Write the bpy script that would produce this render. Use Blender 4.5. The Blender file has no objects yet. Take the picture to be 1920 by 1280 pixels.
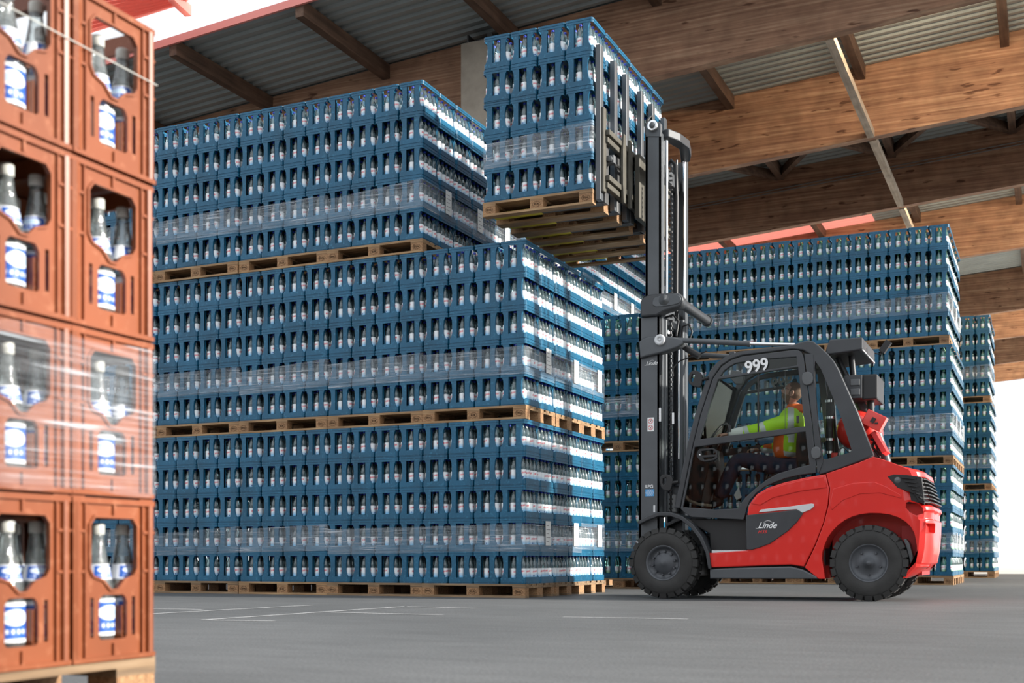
import bpy, bmesh, math, random
import numpy as np
from mathutils import Vector, Matrix, Euler
random.seed(7)
rng = np.random.RandomState(11)
C = bpy.context.scene.collection
PI = math.pi

# ------------------------------------------------------------ camera
# world axes: +X runs along the pallet fronts (to the right), +Y runs away into the hall, z=0 is the asphalt
FPX, HORIZ = 2240.0, 1047.0
YAW = math.atan2(1010.0, 2240.0)
CAM = Vector((4.900, -11.217, 0.404))
cs, sn = math.cos(YAW), math.sin(YAW)
cam_d = bpy.data.cameras.new('camera')
cam = bpy.data.objects.new('camera', cam_d)
C.objects.link(cam)
cam.location = CAM
cam.rotation_euler = (PI / 2, 0, YAW)
cam_d.sensor_width = 36.0
cam_d.lens = FPX / 1920 * 36.0
cam_d.shift_y = (HORIZ - 640) / 1920
cam_d.clip_end = 500
cam_d.dof.use_dof = True
cam_d.dof.focus_distance = 12.3
cam_d.dof.aperture_fstop = 3.6
bpy.context.scene.camera = cam

# ------------------------------------------------------------ sky, sun, exposure
world = bpy.data.worlds.new('sky'); bpy.context.scene.world = world
world.use_nodes = True
wn = world.node_tree
bg = wn.nodes['Background']
bg.inputs[0].default_value = (0.90, 0.95, 1.0, 1)
bg.inputs[1].default_value = 1.15
sun_d = bpy.data.lights.new('sun', 'SUN'); sun_d.energy = 7.5; sun_d.angle = math.radians(2.5)
sun_d.color = (1.0, 0.95, 0.87)
sun = bpy.data.objects.new('sun', sun_d); C.objects.link(sun)
sun_dir = Vector((0.90, 0.22, 0.36))                 # towards the sun
sun.rotation_euler = sun_dir.to_track_quat('Z', 'Y').to_euler()
sun.location = (30, -5, 20)
vs = bpy.context.scene.view_settings
bpy.context.scene.display_settings.display_device = 'sRGB'
vs.view_transform = 'Standard'; vs.look = 'None'; vs.gamma = 1.0; vs.use_curve_mapping = False
vs.exposure = 0.25

# ------------------------------------------------------------ photo pixel -> point on a known plane (metres)
def ray(px, py):
    xc = (px - 960) / FPX; yc = (HORIZ - py) / FPX
    return Vector((xc * cs - sn, xc * sn + cs, yc))
def onv(px, py, v):
    d = ray(px, py); t = (v - CAM.y) / d.y
    return Vector((CAM.x + t * d.x, v, CAM.z + t * d.z))
def onu(px, py, u):
    d = ray(px, py); t = (u - CAM.x) / d.x
    return Vector((u, CAM.y + t * d.y, CAM.z + t * d.z))
def ong(px, py, z=0.0):
    d = ray(px, py); t = (z - CAM.z) / d.z
    return Vector((CAM.x + t * d.x, CAM.y + t * d.y, z))
def proj(p):
    dx, dy, dz = p[0] - CAM.x, p[1] - CAM.y, p[2] - CAM.z
    X = dx * cs + dy * sn; Z = -dx * sn + dy * cs
    return 960 + FPX * X / Z, HORIZ - FPX * dz / Z, Z

# ------------------------------------------------------------ materials
def newmat(name):
    m = bpy.data.materials.new(name); m.use_nodes = True
    return m, m.node_tree, m.node_tree.nodes['Principled BSDF']
def nd(nt, t, **kw):
    n = nt.nodes.new(t)
    for k, v in kw.items():
        if k.startswith('i_'): n.inputs[int(k[2:])].default_value = v
        else: setattr(n, k, v)
    return n
def pos_noise(nt, scale, detail=3, stretch=None, obj=False):
    if obj:
        g = nd(nt, 'ShaderNodeTexCoord'); out = g.outputs['Object']
    else:
        g = nd(nt, 'ShaderNodeNewGeometry'); out = g.outputs['Position']
    if stretch:
        mp = nd(nt, 'ShaderNodeMapping'); mp.inputs['Scale'].default_value = stretch
        nt.links.new(out, mp.inputs['Vector']); out = mp.outputs['Vector']
    n = nd(nt, 'ShaderNodeTexNoise'); n.inputs['Scale'].default_value = scale; n.inputs['Detail'].default_value = detail
    nt.links.new(out, n.inputs['Vector'])
    return n.outputs['Fac']
def ramp(nt, fac, stops):
    r = nd(nt, 'ShaderNodeValToRGB')
    el = r.color_ramp.elements
    while len(el) < len(stops): el.new(0.5)
    for e, (p, c) in zip(el, stops):
        e.position = p; e.color = (c[0], c[1], c[2], 1)
    nt.links.new(fac, r.inputs['Fac'])
    return r.outputs['Color']
def bump(nt, fac, strength, dist=0.01):
    b = nd(nt, 'ShaderNodeBump'); b.inputs['Strength'].default_value = strength; b.inputs['Distance'].default_value = dist
    nt.links.new(fac, b.inputs['Height']); return b.outputs['Normal']
def simple(name, col, rough=0.5, metal=0.0, var=0.12, scale=6.0, coat=0.0, bmp=0.0, bscale=200, spec=0.5):
    m, nt, b = newmat(name)
    f = pos_noise(nt, scale, 4)
    lo = [c * (1 - var) for c in col]; hi = [min(1, c * (1 + var)) for c in col]
    nt.links.new(ramp(nt, f, [(0.3, lo), (0.7, hi)]), b.inputs['Base Color'])
    b.inputs['Roughness'].default_value = rough; b.inputs['Metallic'].default_value = metal
    b.inputs['Coat Weight'].default_value = coat; b.inputs['Specular IOR Level'].default_value = spec
    if bmp: nt.links.new(bump(nt, pos_noise(nt, bscale, 2), bmp, 0.004), b.inputs['Normal'])
    return m
M = {}
def crate_mat(name, base, scuff):
    m, nt, b = newmat(name)
    f = pos_noise(nt, 2.2, 2); f2 = pos_noise(nt, 38, 5)
    c1 = ramp(nt, f, [(0.3, [x * 0.78 for x in base]), (0.7, [x * 1.22 for x in base])])
    mx = nd(nt, 'ShaderNodeMix', data_type='RGBA')
    r = ramp(nt, f2, [(0.56, (0, 0, 0)), (0.74, (0.5, 0.5, 0.5))])
    nt.links.new(r, mx.inputs[0]); nt.links.new(c1, mx.inputs[6]); mx.inputs[7].default_value = (*scuff, 1)
    nt.links.new(mx.outputs[2], b.inputs['Base Color'])
    b.inputs['Roughness'].default_value = 0.36; b.inputs['Specular IOR Level'].default_value = 0.4
    return m
M['crate'] = crate_mat('blue_plastic', (0.006, 0.088, 0.168), (0.05, 0.24, 0.38))
M['orange'] = crate_mat('orange_plastic', (0.225, 0.062, 0.022), (0.36, 0.14, 0.07))
def glass_mat(name, tint, diff, w):
    m = bpy.data.materials.new(name); m.use_nodes = True; nt = m.node_tree; nt.nodes.clear()
    out = nd(nt, 'ShaderNodeOutputMaterial'); tr = nd(nt, 'ShaderNodeBsdfTransparent'); tr.inputs[0].default_value = (*tint, 1)
    gl = nd(nt, 'ShaderNodeBsdfGlossy'); gl.inputs['Roughness'].default_value = 0.06
    df = nd(nt, 'ShaderNodeBsdfTranslucent'); df.inputs[0].default_value = (*diff, 1)
    d2 = nd(nt, 'ShaderNodeBsdfDiffuse'); d2.inputs[0].default_value = (*diff, 1)
    fr = nd(nt, 'ShaderNodeFresnel'); fr.inputs[0].default_value = 1.5
    m0 = nd(nt, 'ShaderNodeMixShader'); m0.inputs[0].default_value = 0.5
    m1 = nd(nt, 'ShaderNodeMixShader'); m1.inputs[0].default_value = w
    m2 = nd(nt, 'ShaderNodeMixShader')
    L = nt.links.new
    L(df.outputs[0], m0.inputs[1]); L(d2.outputs[0], m0.inputs[2])
    L(tr.outputs[0], m1.inputs[1]); L(m0.outputs[0], m1.inputs[2])
    a = nd(nt, 'ShaderNodeMath', operation='MULTIPLY_ADD'); a.inputs[1].default_value = 1.1; a.inputs[2].default_value = 0.06
    bf = pos_noise(nt, 55, 2)
    bn = bump(nt, bf, 0.5, 0.01); L(bn, gl.inputs['Normal']); L(bn, fr.inputs['Normal'])
    L(fr.outputs[0], a.inputs[0]); L(a.outputs[0], m2.inputs[0]); L(m1.outputs[0], m2.inputs[1]); L(gl.outputs[0], m2.inputs[2])
    L(m2.outputs[0], out.inputs[0])
    return m
M['glass'] = glass_mat('bottle_glass', (0.70, 0.84, 0.86), (0.55, 0.80, 0.86), 0.16)
M['glassg'] = glass_mat('green_tinted_glass', (0.55, 0.82, 0.78), (0.40, 0.74, 0.70), 0.16)
M['glasso'] = glass_mat('clear_glass', (0.90, 0.93, 0.92), (0.75, 0.83, 0.83), 0.20)
def label_mat(name, low):
    m, nt, b = newmat(name)
    tc = nd(nt, 'ShaderNodeUVMap'); sp = nd(nt, 'ShaderNodeSeparateXYZ'); nt.links.new(tc.outputs[0], sp.inputs[0])
    L = nt.links.new
    def math_(op, a, bv=None, c=None):
        n = nd(nt, 'ShaderNodeMath', operation=op)
        for i, x in enumerate((a, bv, c)):
            if x is None: continue
            if isinstance(x, (int, float)): n.inputs[i].default_value = x
            else: L(x, n.inputs[i])
        return n.outputs[0]
    u, v = sp.outputs[0], sp.outputs[1]
    wob = math_('MULTIPLY_ADD', math_('SINE', math_('MULTIPLY', u, 12.566)), 0.07, v)
    base = ramp(nt, wob, [(0.0, low), (0.30, [0.5 * a + 0.4 for a in low]), (0.50, (0.80, 0.84, 0.87)), (1.0, (0.84, 0.86, 0.88))])
    # red brand word: upright strokes inside a band, written twice around the bottle
    uf = math_('FRACT', math_('MULTIPLY', u, 2.0))
    inu = math_('LESS_THAN', math_('ABSOLUTE', math_('SUBTRACT', uf, 0.5)), 0.27)
    tilt = math_('MULTIPLY_ADD', uf, -0.16, v)
    inv = math_('LESS_THAN', math_('ABSOLUTE', math_('SUBTRACT', tilt, 0.60)), 0.095)
    st = math_('GREATER_THAN', math_('SINE', math_('MULTIPLY', uf, 74.0)), -0.25)
    k = math_('MULTIPLY', math_('MULTIPLY', inu, inv), st)
    mx = nd(nt, 'ShaderNodeMix', data_type='RGBA'); L(k, mx.inputs[0]); L(base, mx.inputs[6]); mx.inputs[7].default_value = (0.72, 0.02, 0.05, 1)
    # small dark mark low on the label
    k2 = math_('MULTIPLY', math_('LESS_THAN', math_('ABSOLUTE', math_('SUBTRACT', uf, 0.35)), 0.05), math_('LESS_THAN', math_('ABSOLUTE', math_('SUBTRACT', v, 0.17)), 0.07))
    m2 = nd(nt, 'ShaderNodeMix', data_type='RGBA'); L(k2, m2.inputs[0]); L(mx.outputs[2], m2.inputs[6]); m2.inputs[7].default_value = (0.02, 0.10, 0.30, 1)
    L(m2.outputs[2], b.inputs['Base Color']); b.inputs['Roughness'].default_value = 0.45
    return m
M['label'] = label_mat('blue_wave_label', (0.16, 0.48, 0.76))
M['labelg'] = label_mat('green_label', (0.16, 0.42, 0.20))
def labelo():
    m, nt, b = newmat('blue_oval_label')
    tc = nd(nt, 'ShaderNodeUVMap'); sp = nd(nt, 'ShaderNodeSeparateXYZ'); nt.links.new(tc.outputs[0], sp.inputs[0])
    L = nt.links.new
    def mt(op, a, bv=None):
        n = nd(nt, 'ShaderNodeMath', operation=op)
        for i, x in enumerate((a, bv)):
            if x is None: continue
            if isinstance(x, (int, float)): n.inputs[i].default_value = x
            else: L(x, n.inputs[i])
        return n.outputs[0]
    u = mt('FRACT', mt('MULTIPLY', sp.outputs[0], 2.0)); v = sp.outputs[1]
    du = mt('ABSOLUTE', mt('SUBTRACT', u, 0.5)); dv = mt('ABSOLUTE', mt('SUBTRACT', v, 0.5))
    field = mt('MULTIPLY', mt('LESS_THAN', du, 0.36), mt('LESS_THAN', dv, 0.41))
    mx = nd(nt, 'ShaderNodeMix', data_type='RGBA'); L(field, mx.inputs[0]); mx.inputs[6].default_value = (0.80, 0.83, 0.86, 1); mx.inputs[7].default_value = (0.02, 0.10, 0.42, 1)
    el = mt('LESS_THAN', mt('ADD', mt('POWER', mt('DIVIDE', du, 0.27), 2.0), mt('POWER', mt('DIVIDE', mt('SUBTRACT', v, 0.62), 0.20), 2.0)), 1.0)
    el2 = mt('LESS_THAN', mt('ADD', mt('POWER', mt('DIVIDE', du, 0.22), 2.0), mt('POWER', mt('DIVIDE', mt('SUBTRACT', v, 0.62), 0.13), 2.0)), 1.0)
    m2 = nd(nt, 'ShaderNodeMix', data_type='RGBA'); L(el, m2.inputs[0]); L(mx.outputs[2], m2.inputs[6]); m2.inputs[7].default_value = (0.80, 0.84, 0.9, 1)
    m3 = nd(nt, 'ShaderNodeMix', data_type='RGBA'); L(el2, m3.inputs[0]); L(m2.outputs[2], m3.inputs[6]); m3.inputs[7].default_value = (0.45, 0.62, 0.80, 1)
    w = mt('MULTIPLY', mt('LESS_THAN', mt('ABSOLUTE', mt('SUBTRACT', v, 0.27)), 0.05), mt('MULTIPLY', mt('LESS_THAN', du, 0.25), mt('GREATER_THAN', mt('SINE', mt('MULTIPLY', u, 60.0)), 0.0)))
    m4 = nd(nt, 'ShaderNodeMix', data_type='RGBA'); L(w, m4.inputs[0]); L(m3.outputs[2], m4.inputs[6]); m4.inputs[7].default_value = (0.8, 0.84, 0.88, 1)
    L(m4.outputs[2], b.inputs['Base Color']); b.inputs['Roughness'].default_value = 0.45
    return m
M['labelo'] = labelo()
M['capb'] = simple('blue_cap', (0.02, 0.06, 0.55), 0.4)
M['capg'] = simple('green_cap', (0.05, 0.30, 0.12), 0.4)
M['capw'] = simple('pale_cap', (0.55, 0.56, 0.52), 0.45)
def wood(name, a, b_, c, sx, bmp=0.3, grain=(1, 40, 40), sc=2.0, obj=True, knots=None):
    m, nt, b = newmat(name)
    f = pos_noise(nt, sc, 6, grain, obj)
    f1 = pos_noise(nt, 3.0, 3)
    col = ramp(nt, f, [(0.30, a), (0.5, b_), (0.72, c)])
    mx = nd(nt, 'ShaderNodeMix', data_type='RGBA', blend_type='MULTIPLY'); mx.inputs[0].default_value = 1.0
    nt.links.new(col, mx.inputs[6]); nt.links.new(ramp(nt, f1, [(0.3, (0.72, 0.70, 0.68)), (0.7, (1.1, 1.08, 1.05))]), mx.inputs[7])
    res = mx.outputs[2]
    if knots:
        kf = pos_noise(nt, knots[0], 2, knots[1])
        kr = ramp(nt, kf, [(0.66, (1, 1, 1)), (0.72, (0.35, 0.26, 0.2))])
        m2 = nd(nt, 'ShaderNodeMix', data_type='RGBA', blend_type='MULTIPLY'); m2.inputs[0].default_value = 1.0
        nt.links.new(res, m2.inputs[6]); nt.links.new(kr, m2.inputs[7]); res = m2.outputs[2]
    nt.links.new(res, b.inputs['Base Color'])
    b.inputs['Roughness'].default_value = 0.75
    nt.links.new(bump(nt, f, bmp, 0.004), b.inputs['Normal'])
    return m
M['pallet'] = wood('pallet_board', (0.20, 0.115, 0.055), (0.33, 0.20, 0.10), (0.46, 0.31, 0.165), 1, grain=(1.5, 22, 22))
M['pallet2'] = wood('grey_pallet_board', (0.13, 0.085, 0.05), (0.24, 0.155, 0.085), (0.33, 0.23, 0.14), 1, grain=(1.5, 22, 22))
M['block'] = wood('pallet_block', (0.19, 0.095, 0.04), (0.33, 0.18, 0.085), (0.44, 0.27, 0.14), 1, grain=(14, 14, 14), sc=5)
M['brand'] = simple('burnt_brand', (0.05, 0.025, 0.012), 0.9)
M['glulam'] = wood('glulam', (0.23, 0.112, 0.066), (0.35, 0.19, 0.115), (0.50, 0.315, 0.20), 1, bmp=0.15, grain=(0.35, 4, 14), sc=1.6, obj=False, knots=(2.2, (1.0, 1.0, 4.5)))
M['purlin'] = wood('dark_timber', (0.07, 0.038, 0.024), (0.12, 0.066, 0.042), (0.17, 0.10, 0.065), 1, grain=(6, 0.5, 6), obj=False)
M['tie'] = wood('pale_timber', (0.34, 0.27, 0.20), (0.46, 0.38, 0.30), (0.58, 0.50, 0.42), 1, grain=(6, 0.4, 6), obj=False)
M['sheet'] = simple('galvanised_sheet', (0.36, 0.39, 0.38), 0.45, 0.35, 0.10, 1.2)
M['pink'] = simple('red_painted_sheet', (0.80, 0.26, 0.22), 0.5, 0, 0.05, 1.2)
M['concrete'] = simple('concrete', (0.36, 0.31, 0.25), 0.9, 0, 0.12, 5, bmp=0.3, bscale=30)
M['steel'] = simple('grey_steel', (0.12, 0.12, 0.12), 0.45, 0.6)
M['wiremat'] = simple('zinc_wire', (0.3, 0.3, 0.3), 0.4, 0.7)
def asphalt():
    m, nt, b = newmat('asphalt')
    f = pos_noise(nt, 0.35, 4); f2 = pos_noise(nt, 70, 3); f3 = pos_noise(nt, 4, 4, (0.5, 1.6, 1))
    c = ramp(nt, f, [(0.3, (0.078, 0.080, 0.081)), (0.7, (0.120, 0.122, 0.123))])
    mx = nd(nt, 'ShaderNodeMix', data_type='RGBA', blend_type='MULTIPLY'); mx.inputs[0].default_value = 1.0
    nt.links.new(c, mx.inputs[6]); nt.links.new(ramp(nt, f2, [(0.25, (0.62, 0.62, 0.62)), (0.75, (1.35, 1.35, 1.35))]), mx.inputs[7])
    m2 = nd(nt, 'ShaderNodeMix', data_type='RGBA', blend_type='MULTIPLY'); m2.inputs[0].default_value = 1.0
    nt.links.new(mx.outputs[2], m2.inputs[6]); nt.links.new(ramp(nt, f3, [(0.3, (0.86, 0.86, 0.86)), (0.7, (1.1, 1.1, 1.1))]), m2.inputs[7])
    nt.links.new(m2.outputs[2], b.inputs['Base Color'])
    b.inputs['Roughness'].default_value = 0.62
    nt.links.new(bump(nt, f2, 0.5, 0.004), b.inputs['Normal'])
    return m
M['asphalt'] = asphalt()
M['paint'] = simple('worn_line_paint', (0.34, 0.34, 0.34), 0.8, 0, 0.25, 30)
def film_mat(name, lo, hi, stretch, base=0.12):
    m = bpy.data.materials.new(name); m.use_nodes = True; nt = m.node_tree; nt.nodes.clear()
    L = nt.links.new
    out = nd(nt, 'ShaderNodeOutputMaterial'); tr = nd(nt, 'ShaderNodeBsdfTransparent')
    pb = nd(nt, 'ShaderNodeBsdfPrincipled'); pb.inputs['Base Color'].default_value = (0.72, 0.78, 0.84, 1); pb.inputs['Roughness'].default_value = 0.22
    pb.inputs['Specular IOR Level'].default_value = 0.9
    f = pos_noise(nt, 3.0, 5, stretch); f2 = pos_noise(nt, 1.1, 2)
    r = ramp(nt, f, [(0.40, (lo,) * 3), (0.60, (base + 0.12,) * 3), (0.72, (hi,) * 3)])
    mm = nd(nt, 'ShaderNodeMath', operation='MULTIPLY'); L(r, mm.inputs[0])
    r2 = ramp(nt, f2, [(0.3, (0.55,) * 3), (0.7, (1.25,) * 3)]); L(r2, mm.inputs[1])
    mx = nd(nt, 'ShaderNodeMixShader'); L(mm.outputs[0], mx.inputs[0]); L(tr.outputs[0], mx.inputs[1]); L(pb.outputs[0], mx.inputs[2])
    L(bump(nt, f, 0.8, 0.02), pb.inputs['Normal']); L(mx.outputs[0], out.inputs[0])
    return m
M['film'] = film_mat('stretch_film', 0.10, 0.65, (0.8, 0.8, 26))
M['filmo'] = film_mat('stretch_film_near', 0.06, 0.9, (1.0, 0.8, 26), 0.06)
M['paper'] = simple('paper_tag', (0.75, 0.75, 0.73), 0.7, 0, 0.03)
M['print'] = simple('tag_print', (0.30, 0.28, 0.28), 0.7)

# ------------------------------------------------------------ mesh builder
class MB:
    def __init__(s): s.v = []; s.f = []; s.m = []; s.sm = []; s.uv = {}
    def add(s, vs_, fs, mat=0, smooth=False, uvs=None):
        o = len(s.v); s.v += [tuple(p) for p in vs_]
        for i, f in enumerate(fs):
            if uvs: s.uv[len(s.f)] = uvs[i]
            s.f.append([o + j for j in f]); s.m.append(mat); s.sm.append(smooth)
        return s
    def box(s, x0, x1, y0, y1, z0, z1, mat=0):
        P = [(x0, y0, z0), (x1, y0, z0), (x1, y1, z0), (x0, y1, z0), (x0, y0, z1), (x1, y0, z1), (x1, y1, z1), (x0, y1, z1)]
        return s.add(P, [(0, 3, 2, 1), (4, 5, 6, 7), (0, 1, 5, 4), (1, 2, 6, 5), (2, 3, 7, 6), (3, 0, 4, 7)], mat)
    def prism(s, pts, a0, a1, axis='y', mat=0, smooth=False):
        """pts = 2D outline in the plane across the axis ((x,z) for y, (y,z) for x, (x,y) for z), extruded from a0 to a1"""
        n = len(pts)
        ar = sum(pts[i][0] * pts[(i + 1) % n][1] - pts[(i + 1) % n][0] * pts[i][1] for i in range(n))
        pts = list(pts)
        if ar < 0: pts.reverse()
        if axis == 'y': f = lambda p, a: (p[0], a, p[1]); flip = True
        elif axis == 'x': f = lambda p, a: (a, p[0], p[1]); flip = False
        else: f = lambda p, a: (p[0], p[1], a); flip = False
        V = [f(p, a0) for p in pts] + [f(p, a1) for p in pts]
        F = [list(range(n))[::-1], list(range(n, 2 * n))] + [[i, (i + 1) % n, n + (i + 1) % n, n + i] for i in range(n)]
        if flip: F = [list(reversed(q)) for q in F]
        return s.add(V, F, mat, smooth)
    def bar(s, p, q, w, h, mat=0, up=(0, 0, 1)):
        p = Vector(p); q = Vector(q); d = (q - p).normalized(); up = Vector(up)
        if abs(d.dot(up)) > 0.98: up = Vector((0, 1, 0))
        a = d.cross(up).normalized() * w / 2; b = a.cross(d).normalized() * h / 2
        V = [p - a - b, p + a - b, p + a + b, p - a + b, q - a - b, q + a - b, q + a + b, q - a + b]
        return s.add(V, [(0, 1, 2, 3), (7, 6, 5, 4), (0, 4, 5, 1), (1, 5, 6, 2), (2, 6, 7, 3), (3, 7, 4, 0)], mat)
    def tube(s, pts, r, n=10, mat=0, caps=True):
        pts = [Vector(p) for p in pts]; rs = r if isinstance(r, (list, tuple)) else [r] * len(pts)
        V = []; prev = None
        for i, p in enumerate(pts):
            d = (pts[min(i + 1, len(pts) - 1)] - pts[max(i - 1, 0)]).normalized()
            if prev is None:
                a = d.cross(Vector((0, 0, 1)))
                if a.length < 0.1: a = d.cross(Vector((0, 1, 0)))
            else: a = prev - d * prev.dot(d)
            a.normalize(); prev = a; b = d.cross(a)
            for k in range(n):
                t = 2 * PI * k / n; V.append(p + (a * math.cos(t) + b * math.sin(t)) * rs[i])
        F = []
        for i in range(len(pts) - 1):
            for k in range(n):
                F.append([i * n + k, i * n + (k + 1) % n, (i + 1) * n + (k + 1) % n, (i + 1) * n + k])
        s.add(V, F, mat, True)
        if caps: s.add(V[:n], [list(range(n))[::-1]], mat); s.add(V[-n:], [list(range(n))], mat)
        return s
    def lathe(s, prof, n=16, c=(0, 0, 0), axis='z', mat=0, uvrow=None, smooth=True):
        V = []; F = []; U = []
        for (r, z) in prof:
            for k in range(n):
                t = 2 * PI * k / n; x, y = r * math.cos(t), r * math.sin(t)
                V.append((c[0] + x, c[1] + y, c[2] + z) if axis == 'z' else ((c[0] + x, c[1] + z, c[2] + y) if axis == 'y' else (c[0] + z, c[1] + x, c[2] + y)))
        m = len(prof)
        for i in range(m - 1):
            for k in range(n):
                q = [i * n + k, i * n + (k + 1) % n, (i + 1) * n + (k + 1) % n, (i + 1) * n + k]
                if axis == 'y': q.reverse()
                F.append(q)
                v0, v1 = i / (m - 1), (i + 1) / (m - 1)
                U.append([(k / n, v0), ((k + 1) / n, v0), ((k + 1) / n, v1), (k / n, v1)])
        s.add(V, F, mat, smooth, U if uvrow else None)
        return s
    def rring(s, w, d, r, t, z0, z1, mat=0, n=3, cap=True):
        """ring of a rounded rectangle, outer size w x d centred at 0, wall t"""
        def rr(W, D, R):
            out = []
            for cx, cy, a0 in ((W / 2 - R, D / 2 - R, 0), (-W / 2 + R, D / 2 - R, 90), (-W / 2 + R, -D / 2 + R, 180), (W / 2 - R, -D / 2 + R, 270)):
                for k in range(n + 1):
                    a = math.radians(a0 + 90 * k / n); out.append((cx + R * math.cos(a), cy + R * math.sin(a)))
            return out
        o = rr(w, d, r); i = rr(w - 2 * t, d - 2 * t, max(r - t, 0.004)); N = len(o)
        V = [(x, y, z0) for x, y in o] + [(x, y, z1) for x, y in o] + [(x, y, z0) for x, y in i] + [(x, y, z1) for x, y in i]
        F = []
        for k in range(N):
            j = (k + 1) % N
            F += [[k, j, N + j, N + k], [2 * N + j, 2 * N + k, 3 * N + k, 3 * N + j], [N + k, N + j, 3 * N + j, 3 * N + k], [j, k, 2 * N + k, 2 * N + j]]
        return s.add(V, F, mat)
    def mesh(s, name, mats):
        me = bpy.data.meshes.new(name); me.from_pydata(s.v, [], s.f)
        for m in (mats if isinstance(mats, (list, tuple)) else [mats]): me.materials.append(m)
        me.polygons.foreach_set('material_index', s.m); me.polygons.foreach_set('use_smooth', s.sm)
        if s.uv:
            uvl = me.uv_layers.new(name='UVMap')
            for fi, us in s.uv.items():
                p = me.polygons[fi]
                for li, uvc in zip(p.loop_indices, us): uvl.data[li].uv = uvc
        me.update()
        return me
    def build(s, name, mats, parent=None, bevel=0, seg=2, subsurf=0):
        o = bpy.data.objects.new(name, s.mesh(name, mats)); C.objects.link(o)
        if parent: o.parent = parent
        if bevel:
            b = o.modifiers.new('bevel', 'BEVEL'); b.width = bevel; b.segments = seg; b.limit_method = 'ANGLE'; b.angle_limit = math.radians(35)
            b.harden_normals = False
        if subsurf:
            b = o.modifiers.new('sub', 'SUBSURF'); b.levels = subsurf; b.render_levels = subsurf
        return o
def tag(o, label=None, cat=None, group=None, kind=None):
    if label: o['label'] = label
    if cat: o['category'] = cat
    if group: o['group'] = group
    if kind: o['kind'] = kind
    return o
def empty(name, loc=(0, 0, 0), rz=0):
    o = bpy.data.objects.new(name, None); C.objects.link(o); o.location = loc; o.rotation_euler = (0, 0, rz); o.empty_display_size = 0.1
    return o
def copy_tree(o, parent=None):
    c = o.copy(); C.objects.link(c); c.parent = parent
    for ch in list(o.children): copy_tree(ch, c)
    return c
def text_mb(body, size, mat, name, loc, rot, parent=None, extrude=0.0008, shear=0.0, bold=0.0, sx=1.0, align='CENTER'):
    cu = bpy.data.curves.new(name, 'FONT'); cu.body = body; cu.size = size; cu.extrude = extrude; cu.shear = shear
    cu.align_x = align; cu.align_y = 'CENTER'
    t = bpy.data.objects.new(name, cu); C.objects.link(t)
    dg = bpy.context.evaluated_depsgraph_get()
    me = bpy.data.meshes.new_from_object(t.evaluated_get(dg))
    bpy.data.objects.remove(t)
    if bold:                                              # heavier strokes: the outline repeated a hair to each side
        bm = bmesh.new()
        for dx, dy in ((-1, 0), (1, 0), (0, -.8), (0, .8), (0, 0)):
            m2 = me.copy(); m2.transform(Matrix.Translation((dx * bold, dy * bold, (dx + dy) * extrude * .1))); bm.from_mesh(m2)
        bm.to_mesh(me); bm.free()
    o = bpy.data.objects.new(name, me); C.objects.link(o)
    me.materials.clear(); me.materials.append(mat)
    o.location = loc; o.rotation_euler = rot; o.scale = (sx, 1, 1)
    if parent: o.parent = parent
    return o

# ------------------------------------------------------------ ground and roof structure
g = MB(); g.add([(-150, -60, 0), (150, -60, 0), (150, 250, 0), (-150, 250, 0)], [(0, 1, 2, 3)]); tag(g.build('floor', M['asphalt']), kind='structure')
g = MB(); g.box(-150, 150, 23.0, 250, -0.05, 0.004); tag(g.build('floor.001', simple('sunlit_yard_tone', (0.62, 0.62, 0.60), 0.8, 0, 0.08, 0.6)), kind='structure')  # pale tone stands in for sunlit ground, painted into the base colour
def z_edge(u): return 10.22 + 0.07 * u
BV = [8.6, 13.8, 19.0, 25.1, 34.0, 39.4, 45.8, 51.3]
EAVE = 5.7
UL, UR = -34.0, 16.0
for k, v in enumerate(BV):
    b = MB(); b.prism([(UL, z_edge(UL) - 1.4), (UR, z_edge(UR) - 1.4), (UR, z_edge(UR) + 0.068), (UL, z_edge(UL) + 0.068)], v, v + 0.22, 'y')
    tag(b.build('trim_%d' % (k + 1), M['glulam']), 'glulam roof beam', kind='structure')
# purlins
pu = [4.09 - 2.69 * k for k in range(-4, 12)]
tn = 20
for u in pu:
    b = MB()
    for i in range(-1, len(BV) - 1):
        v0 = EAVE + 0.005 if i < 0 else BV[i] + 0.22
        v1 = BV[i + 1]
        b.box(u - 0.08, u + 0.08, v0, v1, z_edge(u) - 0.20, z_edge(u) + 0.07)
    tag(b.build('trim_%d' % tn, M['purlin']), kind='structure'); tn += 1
# corrugated sheet: ridges run along X
def sheet(v0, v1, u0, u1, mat, name, dz=0.07, pitch=0.25, amp=0.045):
    V = []; F = []; n = int((v1 - v0) / pitch)
    prof = []
    for i in range(n):
        y = v0 + i * pitch
        prof += [(y, 0), (y + pitch * .35, 0), (y + pitch * .5, amp), (y + pitch * .85, amp)]
    prof.append((v0 + n * pitch, 0))
    for (y, a) in prof:
        V += [(u0, y, z_edge(u0) + dz + a), (u1, y, z_edge(u1) + dz + a)]
    for i in range(len(prof) - 1): F.append([2 * i, 2 * i + 1, 2 * i + 3, 2 * i + 2])
    b = MB(); b.add(V, F, 0)
    o = b.build(name, mat)
    so = o.modifiers.new('solid', 'SOLIDIFY'); so.thickness = 0.004; so.offset = 1
    return tag(o, kind='structure')
sheet(EAVE, BV[2] + 1.0, UL, UR, M['sheet'], 'ceiling')
pk, pnt, pb_ = newmat('translucent_red_sheet'); pnt.nodes.remove(pb_)
t1 = nd(pnt, 'ShaderNodeBsdfTranslucent'); t1.inputs[0].default_value = (0.95, 0.56, 0.50, 1)
t2 = nd(pnt, 'ShaderNodeBsdfDiffuse'); t2.inputs[0].default_value = (0.90, 0.52, 0.46, 1)
t3 = nd(pnt, 'ShaderNodeMixShader'); t3.inputs[0].default_value = 0.35
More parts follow.
